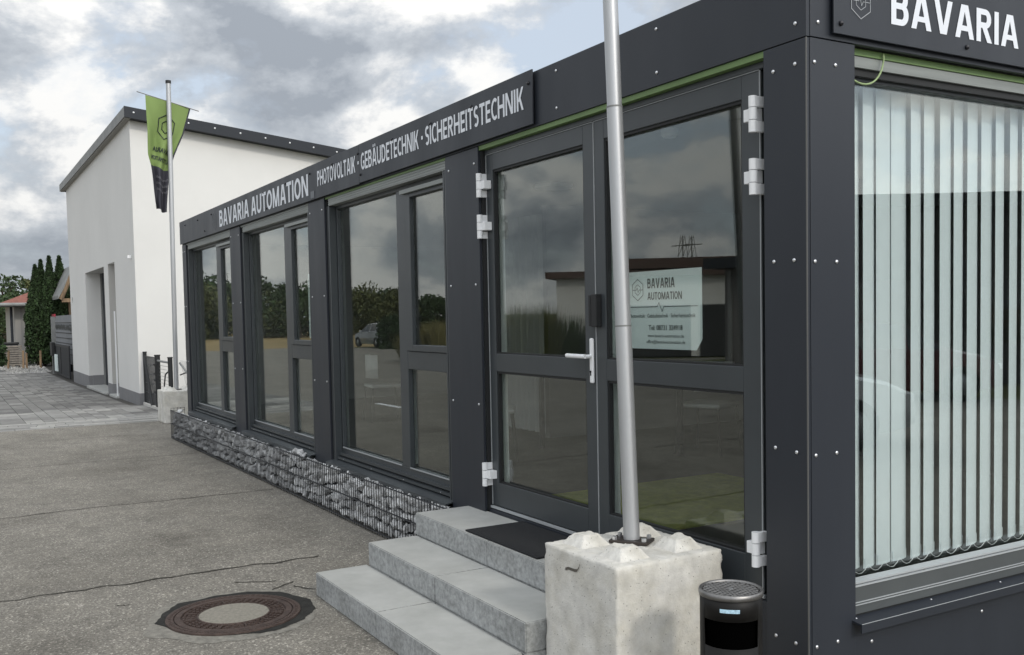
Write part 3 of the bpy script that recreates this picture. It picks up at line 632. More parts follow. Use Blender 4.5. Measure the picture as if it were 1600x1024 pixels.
# ------------------------------------------------------------------ signs
sg = empty('sign', 'long anthracite sign board with white lettering along the front roof edge', 'sign', (-7, -.03, 2.89))
b1 = MB(); b1.box(XE, -4.884, -.026, -.016, 2.886, 3.212); b1 = b1.build('board', M['clad'], None, bevel=.0015)
b2 = MB(); b2.box(-4.880, -2.095, -.026, -.016, 2.893, 3.2135); b2 = b2.build('board', M['clad'], None, bevel=.0015)
def keep(o, p):
    o.parent = p; o.matrix_parent_inverse = Matrix.Translation(p.location).inverted(); return o
for o in (b1, b2): keep(o, sg)
def signtext(body, x0, x1, z, h, bold):
    keep(capitals(body, (x0, -.0265, z), EX, EZ, M['letter'], x1 - x0, h, bold), sg)
signtext('BAVARIA', -9.68, -8.30, 2.938, .205, .19)
signtext('AUTOMATION', -8.20, -6.20, 2.938, .205, .19)
signtext('PHOTOVOLTAIK', -5.93, -4.96, 2.992, .140, .175); signtext('GEB\u00c4UDETECHNIK', -4.83, -3.685, 2.992, .140, .175); signtext('SICHERHEITSTECHNIK', -3.57, -2.19, 2.995, .138, .175)
for x in (-4.895, -3.628): keep(B('lettering', M['letter'], None, (x - .012, x + .012, -.0285, -.0265, 3.05, 3.075)), sg)
n0 = len(COL.objects)
logo((-9.96, -.0265, 3.035), EX, EZ, .24, M['faint'], None, .010)
for o in list(COL.objects)[n0:]: keep(o, sg)
for x in (-2.134, -2.858, -3.483, -4.173, -4.9, -5.528, -6.146, -6.9, -7.7, -8.5, -9.3, -10.1, -10.9, -11.7): keep(inst('screw', SCB, None, (x, -.026, 3.138), RA), sg)
for x in (-4.85, -7.6, -10.5): keep(inst('screw', SCB, None, (x, -.026, 2.958), RA), sg)
keep(B('tape_patch', mat('grey_tape', (.13, .14, .155), .5), None, (-6.13, -6.03, -.0295, -.0265, 2.90, 2.965)), sg)
sb = empty('sign', 'anthracite sign board with large white BAVARIA lettering above the end window', 'sign', (.02, 1.5, 2.9))
keep(MB().box(.018, .026, .133, 2.9, 2.903, 3.33).build('board', M['clad'], bevel=.0015), sb)
keep(capitals('BAVARIA', (.0265, .484, 2.984), EY, EZ, M['letter'], .905, .150, .19), sb)
keep(capitals('AUTOMATION', (.0265, 1.50, 2.984), EY, EZ, M['letter'], 1.3, .150, .19), sb)
n0 = len(COL.objects); logo((.0265, .293, 3.052), EY, EZ, .145, mat('thin_logo_line', (.34, .36, .38), .5), None, .0032)
for o in list(COL.objects)[n0:]: keep(o, sb)
for y in (.173, 1.0, 1.9, 2.8): keep(inst('screw', SCB, None, (.026, y, 2.946), RB), sb)

po = empty('poster', 'white notice with company name and telephone number behind the right door pane', 'poster', (-1.12, .15, 1.57))
pp = MB(); mt = Matrix(((1, 0, 0, 0), (0, 0, 1, .162), (0, 1, 0, 0), (0, 0, 0, 1)))
pp.prism([(-1.455, 1.572), (-.875, 1.572), (-.832, 1.628), (-.832, 1.985), (-1.455, 1.985)], 0, .0015, mt=mt); keep(pp.build('sheet', M['paper']), po)
def ptx(body, cx, z, wdt, h, bold=.0, m=None): keep(lettering(body, (cx - wdt / 2, .1615, z), EX, EZ, m or M['letter_k'], None, wdt, h, bold, .001), po)
keep(capitals('BAVARIA', (-1.262, .1615, 1.893), EX, EZ, M['letter_k'], .225, .052, .18), po); keep(capitals('AUTOMATION', (-1.262, .1615, 1.832), EX, EZ, M['letter_k'], .280, .040, .18), po)
ptx('Photovoltaik \u00b7 Geb\u00e4udetechnik \u00b7 Sicherheitstechnik', -1.150, 1.738, .54, .020); ptx('Tel: 08731 324918', -1.118, 1.672, .275, .026, .008); ptx('www.bavaria-automation.de', -1.118, 1.634, .295, .017); ptx('office@bavaria-automation.de', -1.118, 1.602, .315, .017)
n0 = len(COL.objects); logo((-1.345, .161, 1.887), EX, EZ, .115, M['letter_k'], None, .0035)
polyline_strip('pulse_line', [(-.30, 0), (-.04, 0), (-.025, .022), (0, -.026), (.014, 0), (.28, 0)], .003, (-1.14, .161, 1.795), EX, EZ, M['letter_k'], None)
for o in list(COL.objects)[n0:]: keep(o, po)

# ------------------------------------------------------------------ inside the office
def table(loc, rz, lab):
    t = empty('table', lab, 'table', loc, rz)
    B('table_top', M['white_t'], t, (-.7, .7, -.35, .35, .71, .74), bevel=.004)
    for x in (-.64, .64):
        for y in (-.3, .3): B('leg', M['frame_d'], t, (x - .02, x + .02, y - .02, y + .02, 0, .71))
def chair(loc, rz, lab):
    t = empty('chair', lab, 'chair', loc, rz, 'office chairs')
    B('seat', M['white_t'], t, (-.22, .22, -.22, .22, .43, .47), bevel=.02)
    b = MB()
    for k in range(6):
        a0, a1 = R(-50 + 100 * k / 6), R(-50 + 100 * (k + 1) / 6)
        b.add([(.27 * math.sin(a), .27 * math.cos(a) - .04, z) for a, z in ((a0, .55), (a1, .55), (a1, .84), (a0, .84))] + [(.25 * math.sin(a), .25 * math.cos(a) - .04, z) for a, z in ((a0, .55), (a1, .55), (a1, .84), (a0, .84))], [(0, 1, 2, 3), (7, 6, 5, 4), (3, 2, 6, 7), (0, 4, 5, 1)])
    b.build('backrest', M['white_t'], t, smooth=True)
    for x in (-.19, .19):
        for y in (-.19, .19): MB().tube([(x, y, .44), (x * 1.2, y * 1.2, 0)], .012, 6).build('leg', M['frame_d'], t)
table((-4.6, 2.3, .45), .1, 'white table inside the office seen through the left door leaf')
table((-8.4, 2.6, .45), 0, 'white table inside the office behind the middle window')
chair((-4.9, 1.2, .45), 2.6, 'white chair close behind the window beside the door'); chair((-4.0, 3.0, .45), .4, 'white chair behind the white table seen through the door'); chair((-8.6, 1.7, .45), 3.0, 'white chair behind the middle window')
rug = MB(); rug.box(-3.04, -1.66, .30, 2.24, .452, .462); tag(rug.build('rug', M['carpet']), 'olive green rug on the floor just inside the double door', 'rug')
cl = MB(); cl.lathe([(0, 2.868), (.17, 2.868), (.17, 2.897), (0, 2.897)], 28); tag(cl.build('ceiling_lamp', M['white_p'], smooth=False, loc=(-4.4, 1.6, 0)), 'round white ceiling lamp seen through the left door pane', 'lamp')
sm = MB(); sm.lathe([(0, 2.845), (.04, 2.845), (.055, 2.862), (.055, 2.897), (0, 2.897)], 24); tag(sm.build('smoke_detector', M['white_p'], loc=(-1.9, .85, 0)), 'round white smoke detector on the ceiling behind the right door', 'detector')
nb = empty('notice_paper', 'plain white sheet taped inside the middle window', 'paper', (-6.7, .125, 1.2))
keep(B('sheet', M['paper'], None, (-6.87, -6.50, .165, .167, 1.56, 2.22)), nb)
cu_ = empty('curtain', 'pale folded curtain inside behind the left door leaf', 'curtain', (-5.5, 2.3, .5))
cm = MB(); pv = None
for k in range(41):
    a = Vector((-6.62 + .90 * k / 40, 2.30 + .035 * math.sin(k * 1.1), 0))
    if pv: cm.add([(pv.x, pv.y, .52), (a.x, a.y, .52), (a.x, a.y, 2.8), (pv.x, pv.y, 2.8)], [(0, 1, 2, 3)])
    pv = a
keep(cm.build('cloth', mat('curtain_cloth', (.36, .37, .37), .9), smooth=True, weld=True), cu_)

# ------------------------------------------------------------------ entrance steps, mat
st = empty('entrance_steps', 'grey concrete block steps leading up to the double door', 'steps', (-2.08, -.5, 0))
def step_block(x0, x1, y0, y1, z0, z1, seed):
    mb = MB(); nx, ny, nz = 20, 8, 4; 
    bm = bmesh.new(); bmesh.ops.create_cube(bm, size=1)
    bmesh.ops.scale(bm, vec=(x1 - x0 - .004, y1 - y0 - .003, z1 - z0 - .001), verts=bm.verts); bmesh.ops.translate(bm, vec=((x0 + x1) / 2, (y0 + y1) / 2, (z0 + z1) / 2), verts=bm.verts)
    bmesh.ops.bevel(bm, geom=bm.edges[:], offset=.005, segments=2, affect='EDGES')
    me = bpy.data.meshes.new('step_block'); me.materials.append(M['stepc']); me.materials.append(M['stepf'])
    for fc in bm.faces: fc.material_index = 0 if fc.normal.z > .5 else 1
    bm.to_mesh(me); bm.free(); o = bpy.data.objects.new('step_block', me); COL.objects.link(o); keep(o, st)
XS = -3.085
for k in range(2):
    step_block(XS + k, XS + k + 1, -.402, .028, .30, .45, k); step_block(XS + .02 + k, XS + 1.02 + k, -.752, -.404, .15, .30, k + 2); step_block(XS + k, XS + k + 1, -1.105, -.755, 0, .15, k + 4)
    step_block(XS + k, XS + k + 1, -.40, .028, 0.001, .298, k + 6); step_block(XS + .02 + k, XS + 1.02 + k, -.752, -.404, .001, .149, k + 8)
dm = MB(); dm.box(-2.385, -1.55, -.385, .022, .4515, .4615); tag(dm.build('doormat', M['rubber'], bevel=.003), 'thin black doormat on the top step before the double door', 'mat')

# ------------------------------------------------------------------ concrete ballast blocks with flagpoles
def ballast(name_label, cx, cy, w, d, h, seed, rz=0.0):
    t = empty('ballast_block', name_label, 'concrete block', (cx, cy, 0), rz, 'concrete ballast blocks')
    bm = bmesh.new(); bmesh.ops.create_cube(bm, size=1); bmesh.ops.subdivide_edges(bm, edges=bm.edges[:], cuts=39, use_grid_fill=True)
    for v in bm.verts:
        c = v.co.copy(); p = Vector((c.x * w, c.y * d, (c.z + .5) * h))
        q = Vector((max(-w / 2 + .009, min(w / 2 - .009, p.x)), max(-d / 2 + .009, min(d / 2 - .009, p.y)), max(.009, min(h - .009, p.z)))); e = p - q
        edge = e.length
        if edge > 0: p = q + e.normalized() * min(edge, .009)
        onedge = (abs(c.x) > .465) + (abs(c.y) > .465) + (c.z > .47)
        nz = noise.noise(p * 9 + Vector((seed, 0, 0))); n2 = noise.noise(p * 34 + Vector((0, seed, 0)))
        amp = .0014
        nd = Vector((c.x if abs(c.x) > .49 else 0, c.y if abs(c.y) > .49 else 0, c.z if abs(c.z) > .49 else 0))
        if nd.length: p += nd.normalized() * (nz * amp + n2 * amp * .8 - ((.001 + .018 * max(0, noise.noise(p * 15 + Vector((seed, 3, 1))) - .30) + .02 * max(0, noise.noise(p * 40) - .25)) if onedge >= 2 else 0))
        v.co = p
    me = bpy.data.meshes.new('block'); bm.to_mesh(me); bm.free(); me.materials.append(M['conc'])
    for f_ in me.polygons: f_.use_smooth = True
    o = bpy.data.objects.new('block', me); COL.objects.link(o); o.parent = t
    for sx in (-1, 1):
        for sy in (-1, 1):
            bm = bmesh.new(); bmesh.ops.create_grid(bm, x_segments=24, y_segments=24, size=.5)
            for v in bm.verts:
                a = max(abs(v.co.x), abs(v.co.y)) * 2; pr = 1 - min(1, max(0, (a - .42) / .50))
                p = Vector((v.co.x * .195 * w / .58, v.co.y * .195 * w / .58, 0)); nn = noise.noise(Vector((v.co.x * 4 + sx * 3, v.co.y * 4 + sy * 5, seed)))
                v.co = Vector((p.x, p.y, -.012 + pr * (.062 + .012 * nn) + .003 * noise.noise(Vector((v.co.x * 22, v.co.y * 22, seed + sx)))))
            me = bpy.data.meshes.new('stud'); bm.to_mesh(me); bm.free(); me.materials.append(M['conc'])
            s_ = bpy.data.objects.new('stud', me); COL.objects.link(s_); s_.parent = t; s_.location = (sx * w * .255, sy * d * .255, h)
    return t
BH = .68
bb = ballast('large pale concrete block with cone studs at the foot of the front flagpole', -.758, -.349, .585, .605, BH, 2.0)
# thin hairline crack and steel lifting loop groove on the front face
ck = MB(); pts = [(.022, .655), (.020, .640), (.012, .622), (-.004, .606), (-.02, .602), (-.075, .601), (-.10, .592)]
for (xa, za), (xb, zb) in zip(pts, pts[1:]):
    wd_ = .0035 if za > .607 else .0065
    ck.add([(xa, -.3062, za - wd_), (xb, -.3062, zb - wd_), (xb, -.3062, zb + wd_), (xa, -.3062, za + wd_)], [(0, 1, 2, 3)])
ck.build('crack', mat('crack_dark', (.10, .09, .075), .9), bb)
fp = empty('flagpole', 'leaning aluminium flagpole rising from the large concrete block by the door', 'flagpole', (-.80, -.315, BH))
MB().prism([(-.095, -.06), (.095, -.06), (.095, .06), (-.095, .06)], .004, .018, mt=Matrix.Rotation(R(35), 4, 'Z')).build('base_plate', mat('dark_steel', (.06, .05, .045), .5, metal=.6), fp, bevel=.003)
for a, b in ((-.072, -.04), (.072, -.04), (.072, .04), (-.072, .04)):
    p = Matrix.Rotation(R(35), 3, 'Z') @ Vector((a, b, 0)); MB().tube([(p.x, p.y, .018), (p.x, p.y, .034)], .012, 6).build('bolt', M['screw'], fp)
def along(u0, v0, dist):
    d = cf * 1521.04 + cr * (u0 - 800) - cu * (v0 - 566.9); return CAMP + d * (dist / 1521.04)
base_w = Vector((-.80, -.315, BH + .018)); dep = (base_w - CAMP).dot(cf)
topw = along(953.5, 0, dep); dirp = (topw - base_w).normalized()
q1, q2, q3 = 1.008, 2.044, 5.6
rel = lambda s_: Vector((0, 0, .018)) + dirp * s_
MB().tube([rel(0), rel(q1)], .0385, 28).build('pole_section', M['alu'], fp, smooth=True)
MB().tube([rel(q1 + .002), rel(q2)], .0375, 28).build('pole_section', M['alu'], fp, smooth=True)
MB().tube([rel(q2 + .002), rel(q3)], .0355, 28).build('pole_section', M['alu'], fp, smooth=True)
MB().tube([rel(q1 - .004), rel(q1 + .004)], .0389, 28).build('joint_ring', M['zinc'], fp); MB().tube([rel(q2 - .004), rel(q2 + .004)], .0385, 28).build('joint_ring', M['zinc'], fp)

b2_ = ballast('smaller concrete block under the flagpole with the green flag', -14.83, .42, .60, .62, .56, 5.0)
MB().box(-.302, -.3005 + .0, -.2, -.05, .2, .4)
fp2 = empty('flagpole', 'thin aluminium flagpole carrying the green flag beside the white hall', 'flagpole', (-14.72, .36, .56))
MB().tube([(0, 0, .0), (0, .0, .02)], .09, 16).build('base_plate', M['steel'], fp2)
MB().tube([(0, 0, .02), (0, .053, 5.28)], .04, 20).build('pole', M['alu'], fp2, smooth=True); MB().tube([(0, .053, 5.28), (0, .053, 5.33)], .047, 16).build('cap', M['frame_d'], fp2)
MB().tube([(-.045, -.46, 5.105), (-.045, .56, 4.86)], .008, 8).build('crossbar', M['steel'], fp2)

fl = empty('flag', 'green and dark hanging banner flag with mirrored lettering on the far flagpole', 'flag', (-14.76, .36, 3.66))
def lerp(tab, v):
    for (a, p), (b, q) in zip(tab, tab[1:]):
        if v <= b: t = (v - a) / (b - a); return p + (q - p) * t
    return tab[-1][1]
def cloth(u, v):
    yl = lerp([(0, .036), (.52, .041), (.61, .076), (1, .143)], v); yr = lerp([(0, .769), (.25, .64), (.48, .45), (.62, .375), (1, .335)], v)
    z = 5.62 - 1.93 * v - .17 * u * (1 - v) - .05 * u * v + .02 * math.sin(u * 7) * v
    comp = 1 - (yr - yl) / .74
    x = -14.765 + (.030 + .035 * comp) * math.sin(u * (9 + 5 * v) + 2.2 * v + .6) * min(1, v * 3) - .04 * v * u + .015 * math.sin(9 * v + 4 * u) + .02 * math.sin((u - v) * 16) * (1 - u) * min(1, v * 4)
    return Vector((x, yl + (yr - yl) * u, z))
for nm, v0, v1, m in (('cloth', 0, .61, M['fabg']), ('cloth', .61, 1, M['fabd'])):
    c_ = MB(); nu, nv = 36, int(60 * (v1 - v0)); 
    for j in range(nv + 1):
        for i in range(nu + 1): c_.v.append(tuple(cloth(i / nu, v0 + (v1 - v0) * j / nv)))
    for j in range(nv):
        for i in range(nu): c_.f.append([j * (nu + 1) + i, j * (nu + 1) + i + 1, (j + 1) * (nu + 1) + i + 1, (j + 1) * (nu + 1) + i]); c_.mi.append(0)
    keep(c_.build(nm, m, smooth=True), fl)
hm = MB(); hm.tube([cloth(1, v / 20) for v in range(0, 12)], .012, 6); keep(hm.build('hem', M['fabd']), fl)
def flagtext(body, u0, u1, v0, v1, m, bold=.03):
    me, x0, x1, y0, y1 = text_mesh(body, bold); bm = bmesh.new(); bm.from_mesh(me); 
    for v in bm.verts:
        uu = u1 - (u1 - u0) * (v.co.x - x0) / (x1 - x0); vv = v1 - (v1 - v0) * (v.co.y - y0) / (y1 - y0); v.co = cloth(uu, vv) + Vector((.012, 0, 0))
    bm.to_mesh(me); bm.free(); me.materials.clear(); me.materials.append(m); o = bpy.data.objects.new('lettering', me); COL.objects.link(o); keep(o, fl)
flagtext('BAVARIA', .22, .86, .425, .47, M['letter_k']); flagtext('AUTOMATION', .14, .92, .51, .55, M['letter_k'])
for k, s_ in enumerate(('Photovoltaik', 'Geb\u00e4udetechnik', 'Sicherheitstechnik')): flagtext(s_, .25, .98, .69 + .055 * k, .715 + .055 * k, mat('flag_grey_print', (.25, .25, .27), .8), .0)
hx = MB(); cuv = lambda k, r: (.52 + r * math.sin(math.pi / 3 * k) * 1.05, .23 + r * .52 * math.cos(math.pi / 3 * k))
for r_ in (.22, .11):
    for k in range(6):
        a, b = cuv(k, r_), cuv(k + 1, r_); hx.tube([cloth(a[0] + (b[0] - a[0]) * t / 4, a[1] + (b[1] - a[1]) * t / 4) + Vector((.012, 0, 0)) for t in range(5)], .007, 4)
keep(hx.build('logo', M['letter_k']), fl)

# ------------------------------------------------------------------ ash bin beside the block
an = empty('ash_bin', 'round black litter bin with steel ashtray grid beside the concrete block', 'ash bin', (-.015, -.42, 0), R(0))
Rb = .122; nseg = 72
facing = math.atan2(CAMP.y + .42, CAMP.x + .015)
bd = MB(); zz = [0, .10, .4105, .43, .51, .53, .655]
def inhole(a, z0, z1):
    d = abs((a - facing + math.pi) % (2 * math.pi) - math.pi); return d < R(64) and ((z0 >= .4 and z1 <= .535 and d < R(60)) or (z0 >= .4 and z1 <= .535))
zz = [0, .02, .455, .562, .655]
for i in range(len(zz) - 1):
    for k in range(nseg):
        a0, a1 = 2 * math.pi * k / nseg, 2 * math.pi * (k + 1) / nseg; am = (a0 + a1) / 2; d = abs((am - facing + math.pi) % (2 * math.pi) - math.pi)
        if i == 2 and d < R(57): continue
        bd.add([(Rb * math.cos(a), Rb * math.sin(a), z) for a, z in ((a0, zz[i]), (a1, zz[i]), (a1, zz[i + 1]), (a0, zz[i + 1]))], [(0, 1, 2, 3)])
bdo = bd.build('body', M['black'], an, smooth=True, weld=True); sol = bdo.modifiers.new('s', 'SOLIDIFY'); sol.thickness = .003
MB().lathe([(0, .35), (Rb - .014, .35), (Rb - .014, .60), (0, .60)], 40).build('opening_shade', M['hole'], an)  # near-black core, the darkness inside the opening put in as colour
MB().lathe([(Rb - .004, .642), (Rb + .004, .643), (Rb + .0055, .654), (Rb + .0035, .664), (Rb - .001, .667), (Rb - .006, .666), (Rb - .009, .660), (Rb - .009, .652), (Rb - .004, .642)], 56).build('rim', M['steel'], an, smooth=True)
gt = MB(); stp = .0215
for k in range(-6, 7):
    c = k * stp; h = math.sqrt(max(0, (Rb - .014) ** 2 - c * c))
    for a in (R(20), R(110)):
        e1 = Vector((math.cos(a), math.sin(a), 0)); e2 = Vector((-math.sin(a), math.cos(a), 0)); gt.tube([e2 * c - e1 * h + Vector((0, 0, .658)), e2 * c + e1 * h + Vector((0, 0, .658))], .0040, 6)
gt.build('grid', M['steel'], an); MB().lathe([(0, .664), (.009, .664), (.009, .656)], 12).build('grid_knob', M['screw'], an)
MB().lathe([(0, .615), (Rb - .006, .615)], 40).build('ash_tray', M['black'], an)
stk = MB()
for k in range(8):
    a0 = facing + R(-20 + 36 * k / 8); a1 = facing + R(-20 + 36 * (k + 1) / 8); stk.add([((Rb + .0015) * math.cos(a), (Rb + .0015) * math.sin(a), z) for a, z in ((a0, .598), (a1, .598), (a1, .613), (a0, .613))], [(0, 1, 2, 3)])
stk.build('sticker', M['sticker'], an, weld=True)

# ------------------------------------------------------------------ manhole
mh = empty('manhole_cover', 'round rusty iron manhole cover with concrete centre set in the asphalt', 'manhole cover', (-2.97, -1.655, 0))
tp = MB(); n = 72; 
for k in range(n):
    q = []
    for kk in (k, k + 1):
        a = 2 * math.pi * kk / n; rn = Vector((math.cos(a) * 3, math.sin(a) * 3, 2)); wgt = .066 + .050 * noise.noise(rn) + .012 * noise.noise(rn * 5) + .030 * max(0, math.cos(a - 2.0)) - .11 * max(0, math.cos(a + .85)) ** 3
        q.append((a, max(.008, wgt)))
    (a0, w0), (a1, w1) = q
    tp.add([(.375 * math.cos(a0), .375 * math.sin(a0), .004), (.375 * math.cos(a1), .375 * math.sin(a1), .004), ((.385 + w1) * math.cos(a1), (.385 + w1) * math.sin(a1), .0045), ((.385 + w0) * math.cos(a0), (.385 + w0) * math.sin(a0), .0045)], [(0, 1, 2, 3)])
tp.build('tar_patch', M['tar'], mh)
dl = MB()
for k in range(n):
    q = []
    for kk in (k, k + 1):
        a = 2 * math.pi * kk / n; rn = Vector((math.cos(a) * 2, math.sin(a) * 2, 7)); q.append((a, .50 + .07 * noise.noise(rn) + .02 * noise.noise(rn * 5)))
    (a0, w0), (a1, w1) = q; dl.add([(.37 * math.cos(a0), .37 * math.sin(a0), .0022), (.37 * math.cos(a1), .37 * math.sin(a1), .0022), (w1 * math.cos(a1), w1 * math.sin(a1), .002), (w0 * math.cos(a0), w0 * math.sin(a0), .002)], [(0, 1, 2, 3)])
dl.build('mortar_ring', mat('pale_mortar', (.20, .19, .165), .95, var=.28, vscale=22, bump=.5, bscale=120), mh)
MB().lathe([(.392, .001), (.390, .012), (.347, .014), (.3465, .003), (.340, .003), (.3395, .013), (.305, .014), (.302, .003), (.216, .003), (.213, .013), (.205, .014), (.2045, .004)], 72).build('iron_ring', M['rust'], mh)
MB().lathe([(0, .0125), (.200, .0125), (.2035, .011), (.2035, .003)], 56).build('concrete_centre', M['mcon'], mh)
lug = MB(); lug.box(-.0095, .0095, -.0065, .0065, .003, .0135); LUG = lug.mesh('lug', M['rust'])
for rr, cnt in ((.232, 36), (.258, 40), (.284, 44), (.366, 66)):
    for k in range(cnt):
        a = 2 * math.pi * (k + .5 * (rr in (.258,))) / cnt; inst('lug', LUG, mh, (rr * math.cos(a), rr * math.sin(a), .0025 if rr > .3 else 0), (0, 0, a + math.pi / 2))
for k in range(12):
    a = 2 * math.pi * k / 12; inst('rib', LUG, mh, (.255 * math.cos(a), .255 * math.sin(a), .001), (0, 0, a), (3.8, .7, 1))

# ------------------------------------------------------------------ gabion along the plinth
gb = empty('gabion', 'low wire gabion filled with grey stones along the container front', 'gabion', (-12.3, -.21, 0), math.atan2(.10, 9.2))
GL, GD, GH = 9.18, .20, .425
rods = MB(); rods.tube([(0, 0, .004), (0, 0, GH + .012)], .0034, 6); ROD = rods.mesh('rod', M['wire'])
nr = int(GL / .05) + 1
for k in range(nr): inst('rod', ROD, gb, (k * .05, 0, 0))
for z in (.025, .225, GH - .005):
    for dy in (-.006, .006): MB().tube([(0, dy, z), (GL, dy, z)], .0035, 6).build('rail', M['wire'], gb)
for k in range(1, 5): inst('rod', ROD, gb, (0, k * .05, 0), (0, 0, 0), (1, 1, 1.06))
for z in (.025, .225, GH - .005, GH + .03): MB().tube([(-.004, 0, z), (-.004, GD + .01, z)], .003, 6).build('rail', M['wire'], gb)
rs = random.Random(12); SM = []
for k in range(12):
    bm = bmesh.new()
    for j in range(15):
        d = Vector((rs.gauss(0, 1), rs.gauss(0, 1), rs.gauss(0, 1))).normalized(); q = max(abs(d.x), abs(d.y), abs(d.z)); bm.verts.new(d * (.55 + .45 / q) * rs.uniform(.82, 1.02) * .86)
    r_ = bmesh.ops.convex_hull(bm, input=bm.verts); bmesh.ops.delete(bm, geom=[v for v in bm.verts if not v.link_faces], context='VERTS')
    bmesh.ops.recalc_face_normals(bm, faces=bm.faces); me = bpy.data.meshes.new('stone'); bm.to_mesh(me); bm.free(); me.materials.append(M['stone']); SM.append(me)
spots = []
x = .03
while x < GL - .02:
    z = .045
    w_ = rs.uniform(.085, .135)
    while z < GH - .02:
        h_ = rs.uniform(.07, .115)
        if z + h_ - .03 > GH - .01: h_ = GH + .02 - z
        if h_ < .045: break
        spots.append((x + w_ / 2 + rs.uniform(-.01, .01), rs.uniform(.045, .062), z + h_ / 2 - .03, w_ * rs.uniform(.52, .64), rs.uniform(.05, .06), h_ * rs.uniform(.52, .66)))
        z += h_ * .93
    for yy in (.085, .14):
        spots.append((x + w_ / 2, yy + rs.uniform(-.02, .02), GH - .095 + rs.uniform(-.02, .018), w_ * .6, rs.uniform(.045, .06), rs.uniform(.04, .055)))
    x += w_ * .90
for (x, y, z) in ((5.62, .06, .432), (5.74, .08, .430), (5.86, .07, .415), (.25, .09, .425)):
    spots.append((x, y, z, .06, .05, .04))
spots.sort(key=lambda s_: -s_[0]); front = [s_ for s_ in spots]
far = MB()
for i, (x, y, z, a, b, c) in enumerate(front):
    me = rs.choice(SM); rot = (rs.uniform(-.25, .25), rs.uniform(0, 6.28), rs.uniform(-.25, .25)); 
    rot = (rs.uniform(-.4, .4), rs.uniform(-.6, .6), rs.choice((0, math.pi)) + rs.uniform(-.35, .35))
    if i < 300: inst('stone', me, gb, (x, y, z), rot, (a, b, c))
    else:
        from mathutils import Euler
        mt = Matrix.LocRotScale(Vector((x, y, z)), Euler(rot), Vector((a, b, c))); far.add([mt @ v.co for v in me.vertices], [list(p.vertices) for p in me.polygons])
tag(far.build('distant_stones', M['stone'], gb), kind='stuff')
B('gap_shade_backing', mat('gabion_shadow', (.03, .03, .03), .95), gb, (.02, GL - .02, .12, .19, .0, GH - .08))  # dark box painting the shade seen in the gaps between the stones
# ------------------------------------------------------------------ white hall on the left
hl = empty('white_hall', 'tall white rendered hall with dark mono pitch roof edge and deep garage recess', 'building', (-25.6, .5, 0))
def H(nm, m, *bx, bevel=0.0): return keep(B(nm, m, None, *bx, bevel=bevel), hl)
HX0, HX1, HY = -31.9, -19.36, .5
ztop = lambda y: 6.29 - .119 * (y - .38)
zi = ztop(HY) - .212
H('wall', M['render'], (HX0, -27.9, HY, HY + .44, -.2, zi), (-27.9, -24.05, HY, HY + .44, 3.18, zi), (-24.05, -23.34, HY, HY + .44, -.2, zi), (-23.34, -22.22, HY, HY + .44, 3.2, zi), (-22.22, HX1 - .4, HY, HY + .44, -.2, zi), bevel=.006)
MXY = Matrix(((0, 0, 1, 0), (1, 0, 0, 0), (0, 1, 0, 0), (0, 0, 0, 1)))        # (y, z, x) -> (x, y, z)
keep(MB().prism([(HY, -.2), (13, -.2), (13, ztop(13) - .212), (HY, zi)], HX1 - .4, HX1, mt=MXY).build('wall', M['render'], bevel=.008), hl)
keep(MB().prism([(HY + .45, -.2), (13, -.2), (13, ztop(13) - .212), (HY + .45, ztop(HY + .45) - .212)], HX0, HX0 + .4, mt=MXY).build('wall', M['render']), hl)
keep(MB().prism([(.385, ztop(.385) - .21), (13.4, ztop(13.4) - .21), (13.4, ztop(13.4) - .006), (.385, ztop(.385) - .006)], -32.45, -19.10, mt=MXY).build('roof', M['roofm']), hl)
H('verge_board', M['zinc'], (-32.46, -19.098, .362, .384, ztop(.38) - .215, ztop(.38)), bevel=.003)
H('verge_soffit', mat('soffit', (.30, .29, .27), .8), (-32.4, -19.15, .386, .499, zi - .01, zi + .012))
rs_ = keep(MB().prism([(.362, ztop(.362) - .225), (13.4, ztop(13.4) - .225), (13.4, ztop(13.4) + .004), (.362, ztop(.362) + .004)], -19.097, -19.08, mt=MXY).build('roof_edge_board', M['roofm']), hl)
bl_ = MB(); bl_.lathe([(0, 0), (.022, 0), (.016, .016), (0, .02)], 10); BOLT = bl_.mesh('screw', M['white_p'], True)
for k in range(14):
    y = .55 + .56 * k; o = inst('screw', BOLT, None, (-19.079, y, ztop(y) - .10), RB); keep(o, hl)
for a, b in ((HX0 - .004, -27.896), (-24.054, -23.336), (-22.224, HX1 + .004)): H('plinth', M['plinth'], (a, b, HY - .005, HY + .1, -.25, .205))
H('plinth', M['plinth'], (HX1 - .1, HX1 + .005, HY - .004, 13, -.25, .206)); H('plinth', M['plinth'], (-27.906, -27.8955, HY + .102, .94, -.25, .21)); H('plinth', M['plinth'], (-23.346, -23.3355, HY + .102, .94, -.25, .2105))
H('garage_door', M['roofm'], (-27.9, -24.05, .945, .98, -.2, 3.18)); 
for k in range(6): H('door_panel_joint', M['frame_d'], (-27.9, -24.05, .938, .945, .3 + k * .48, .32 + k * .48))
H('door_jamb', M['zinc'], (-27.89, -27.80, .90, .944, -.15, 3.17)); H('door_sill', M['stepc'], (-27.88, -24.06, .42, .93, -.2, -.07), bevel=.01)
H('side_door', M['white_p'], (-23.34, -22.22, .945, .97, -.2, 3.2)); H('side_door_sill', M['stepc'], (-23.33, -22.23, .42, .93, -.2, -.04), bevel=.01)
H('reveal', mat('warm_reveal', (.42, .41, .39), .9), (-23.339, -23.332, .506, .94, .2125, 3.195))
H('door_rail', M['white_p'], (-22.36, -22.33, .46, .49, -.05, 2.02)); H('wall_lamp', M['white_p'], (-19.80, -19.74, .42, .50, 3.14, 3.21), bevel=.01)
keep(lettering('9', (-31.40, .499, 2.39), EX, EZ, M['letter_k'], None, .12, .19, .03, name='house_number'), hl)
